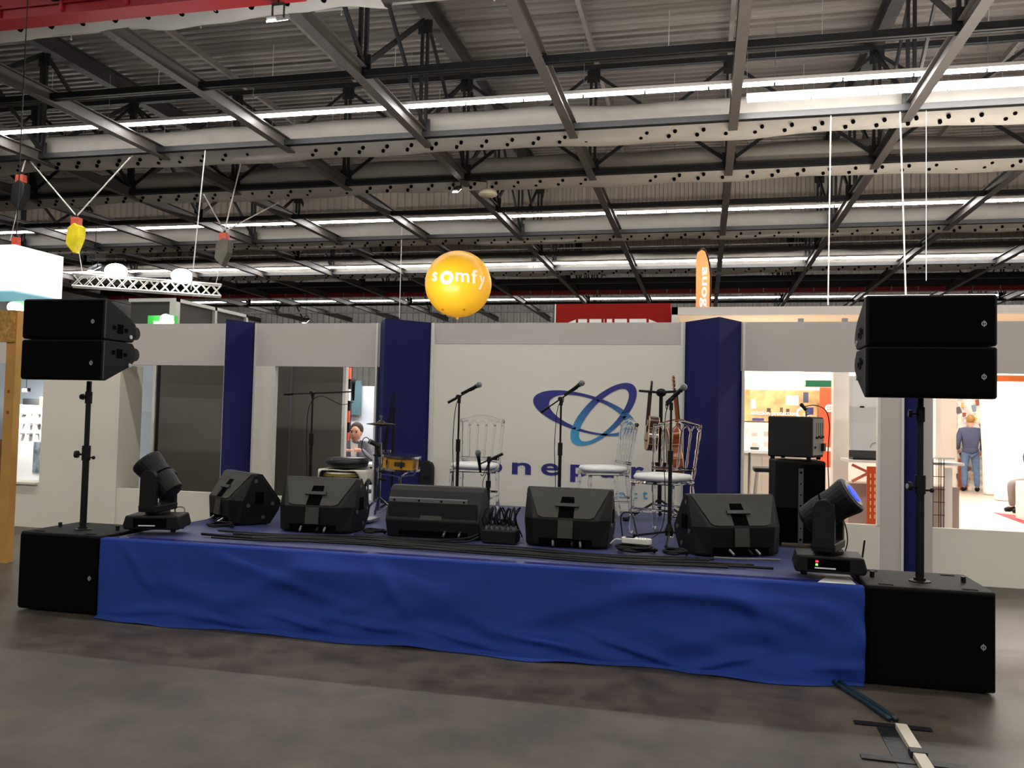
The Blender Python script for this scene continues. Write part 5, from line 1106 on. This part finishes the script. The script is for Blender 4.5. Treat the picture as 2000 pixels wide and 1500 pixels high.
B().box(0, w_, 0, .03, .02, zt_).build('panel', M('perforated_orange', (206, 78, 30), .5), t)
sl = B().box(-.006, .006, -.004, .0, -.022, .022).mesh('slot')
for i in range(6):
    for j in range(int((zt_-.5)/.075)): link('slot', sl, M('slot_pale_orange', (250, 190, 140), .5), t, loc=(.035+.045*i, 0, .5+.075*j))  # slots drawn as small pale orange patches
# counter with drawers, chrome rail, stool
xa, xb, za, zb_ = rect(1430, 1560, 888, 990, 12.2); t = thing('drawer_counter', 'white drawer counter behind the window parapet', 'counter', (xa, 12.2, 0)); B().box(0, xb-xa, 0, .485, .021, zb_).build('body', M('counter_white', (228, 220, 208), .55), t); B().box(-.02, xb-xa+.02, -.05, .485, zb_, zb_+.04).build('worktop', PAPER, t)
for i in range(3): B().box(.05+.35*i, .36+.35*i, -.012, 0, .1, zb_-.04).build('door', M('counter_door', (218, 208, 194), .5), t)
for i in range(3): B().cb((.3+.3*i, .1, zb_+.06), (.12, .06, .05)).build('tap_fitting', CHROME, t)
p = PY(1463, 970, 11.2); tag(B().cyl((0, 0, 0), (0, 0, PY(1463, 884, 11.2).z), .018, n=10).build('chrome_post', CHROME, loc=(p.x, 11.2, 0)), 'slim chrome post beside the drawer counter', 'post')
p = PY(1502, 917, 11.4); t = thing('bar_stool', 'bar stool with black seat left of the amplifier stack', 'stool', (p.x, 11.4, 0)); B().box(-.2, .2, -.18, .18, p.z-.03, p.z+.03).build('seat', BLK, t, bevel=.02)
for sx in (-1, 1):
    for sy in (-1, 1): B().cyl((sx*.15, sy*.13, p.z-.03), (sx*.22, sy*.2, 0), .012, n=8).build('leg', CHROME, t)
B().bar((-.19, -.17, .3), (.19, -.17, .3), .02, .02).build('footrest', CHROME, t)
t = thing('booth_strip_lamp', 'bright strip lamp over the photo poster', 'lamp', (PY(1490, 735, 12.2).x, 12.2, PY(1490, 735, 12.2).z)); B().box(-.9, .55, 0, .25, -.0, .09).build('diffuser', M('booth_diffuser', (255, 246, 232), .5, emit=6), t); B().box(-.95, .6, -.02, .27, .09, .13).build('housing', BW, t); area_light('strip_light', (-.1, .0, -.08), 1.6, .5, 11*BOOTH_W, (1, .93, .82), parent=t)
# right window: gangway booth
xa, xb, za, zb_ = rect(1838, 1868, 740, 965, 13.5); tag(B().box(xa, xb, 13.5, 13.8, .02, 2.9).build('booth_column', BW), 'broad white booth column left of the standing person', 'column')
xa, xb, za, zb_ = rect(1822, 1848, 900, 1036, 10.0); t = thing('wire_rack', 'small wire grid rack and pale panel in the right window corner', 'rack', (xa, 10.0, .02)); h_ = zb_
for i in range(8): B().cyl((0, 0, .1+.14*i), (.12, 0, .1+.14*i), .004, n=5).build('wire', BLK, t)
for x_ in (0, .06, .08, .11): B().cyl((x_, 0, 0), (x_, 0, h_), .004, n=5).build('upright_wire', BLK, t)
B().box(.12, .2, .02, .05, 0, h_-.1).build('pale_panel', BW, t); B().box(-.02, .2, -.08, .08, h_, h_+.015).build('glass_shelf', M('shelf_glass', (220, 228, 226), .1, trans=.7), t)
struct(B().box(2.8, 14, 22.3, 22.4, 0, 2.95).build('wall_far_end', BW))
xa, xb, za, zb_ = rect(1870, 1924, 778, 962, 21.9); t = thing('picture_wall', 'busy picture wall in front of the standing person', 'poster', (xa, 21.9, .02)); w_ = xb-xa
B().box(0, w_, 0, .05, 0, zb_).build('print', M('busy_print', (206, 196, 184), .6, var=.5, vs_=6), t)
rr_ = random.Random(5)
for i in range(26):
    u, v_ = rr_.uniform(.02, .9)*w_, rr_.uniform(.1, .97)*zb_; c = rr_.choice(((120, 110, 120), (90, 84, 90), (214, 170, 90), (150, 74, 50), (120, 140, 160)))
    B().cb((u, -.012, v_), (rr_.uniform(.04, .14), .02, rr_.uniform(.05, .16)), Ry(rr_.uniform(-.6, .6))).build('print_patch', M('bp_%d' % c[0], c, .6), t)
B().box(0, .2, -.08, -.01, 0, .75).build('warm_cabinet', M('warm_brown', (150, 84, 44), .5, var=.3), t)
for px0, px1, Yc, lab in ((1926, 1950, 20.5, 'slim white curved partition right of the standing person'), (1948, 2090, 19.0, 'large white partition at the right picture edge')):
    xa, xb, za, zb_ = rect(px0, px1, 745, 975, Yc); tag(B().prism([(0, .02), (xb-xa, .02), (xb-xa, 2.85), (.0-.12, 2.85), (-.06, 1.6), (-.02, .8)], 'y', 0, .25).build('white_partition', M('partition_white', (246, 242, 236), .5), loc=(xa, Yc, 0), bevel=.05), lab, 'partition')  # plain near-white panels
xa, xb, za, zb_ = rect(1944, 1972, 733, 744, 12.5); tag(B().box(xa, xb+.4, 12.5, 12.7, za, zb_).build('orange_beam', M('beam_orange', (236, 120, 50), .5)), 'short orange beam under the header at far right', 'beam')
c0, c1, c2 = PZ(1940, 1001, .022), PZ(2090, 1020, .022), PZ(2060, 1045, .022); tag(B().add([(c0.x, c0.y, .021), (c1.x, c1.y, .021), (c2.x, c2.y, .021), (c0.x, c0.y, .027), (c1.x, c1.y, .027), (c2.x, c2.y, .027)], [(0, 1, 2), (3, 4, 5), (0, 1, 4, 3), (1, 2, 5, 4), (2, 0, 3, 5)]).build('red_carpet', M('carpet_red', (196, 56, 62), .9)), 'corner of red carpet on the booth floor', 'carpet')
p = PZ(1996, 1020, .02); tag(B().box(0, .9, 0, .5, 0, .62).build('white_plinth', BW, loc=(p.x+.07, p.y, .029), bevel=.01), 'low white plinth at the right picture edge', 'plinth')
stand = dict(hip=(0, 0, .93), waist=(0, .01, 1.1), chest=(0, .02, 1.32), neck=(0, .01, 1.5), head0=(0, -.005, 1.55), head1=(0, -.015, 1.63), head2=(0, -.005, 1.72), face=(0, -1, -.1),
             shL=(-.2, .01, 1.40), elL=(-.27, .03, 1.14), wrL=(-.25, -.1, .95), haL=(-.24, -.15, .9), shR=(.2, .01, 1.40), elR=(.27, .02, 1.14), wrR=(.24, -.12, .98), haR=(.22, -.17, .94),
             tL=(-.1, 0, .86), kL=(-.13, -.02, .48), aL=(-.14, .02, .09), toL=(-.16, -.14, .04), tR=(.1, 0, .86), kR=(.12, -.02, .48), aR=(.13, .02, .09), toR=(.15, -.14, .04))
pw = PZ(1895, 960, .02); person((pw.x, pw.y, .02), PI-.1, 'standing person in navy jacket and jeans seen from behind', stand, M('navy_jacket', (74, 78, 104), .8, var=.1, vs_=6), M('blue_jeans', (92, 112, 144), .8, var=.15, vs_=9), hair=M('light_brown_hair', (170, 126, 70), .7))
s2 = dict(seat); s2.update(elL=(-.27, .1, .78), wrL=(-.24, .02, .56), haL=(-.22, -.04, .53), elR=(.27, .1, .78), wrR=(.24, .02, .56), haR=(.22, -.04, .53)); ps = PZ(1972, 1004, .02); person((ps.x+.47, ps.y+.28, .02), -1.35, 'seated person in grey trousers mostly hidden at the right edge', s2, M('charcoal_top', (70, 66, 66), .8), M('grey_trousers', (122, 114, 108), .85))
t = thing('low_seat', 'low white cube seat under the hidden seated person', 'seat', (ps.x+.66, ps.y+.3, .02)); B().box(-.2, .2, -.2, .2, 0, .29).build('cube', BW, t, bevel=.02); B().box(-.2, .2, -.2, .2, .29, .32).build('cushion', CUSH, t, bevel=.01)
t = thing('gangway_lamp', 'bright ceiling panel lamp over the right hand booth', 'lamp', (5.2, 16.6, 3.05)); B().box(-2.2, 2.2, -3.4, 3.4, 0, .05).build('panel', BW, t); B().box(-1.5, 1.5, -.1, .1, .05, .1).build('added_uplight_box', TRUNK, t); area_light('gangway_added_fill', (0, 0, .11), 2.8, .16, 380*BOOTH_W, (1, .92, .82), rot=(PI, 0, 0), parent=t); area_light('gangway_light', (0, 0, -.03), 4.2, 6.6, 330*BOOTH_W, (1, .94, .86), parent=t); B().box(-2.1, 2.1, -3.3, 3.3, -.012, 0).build('diffuser', M('panel_diffuser', (255, 248, 238), .5, emit=3), t)  # upward light and its box on top are added to brighten the ceiling
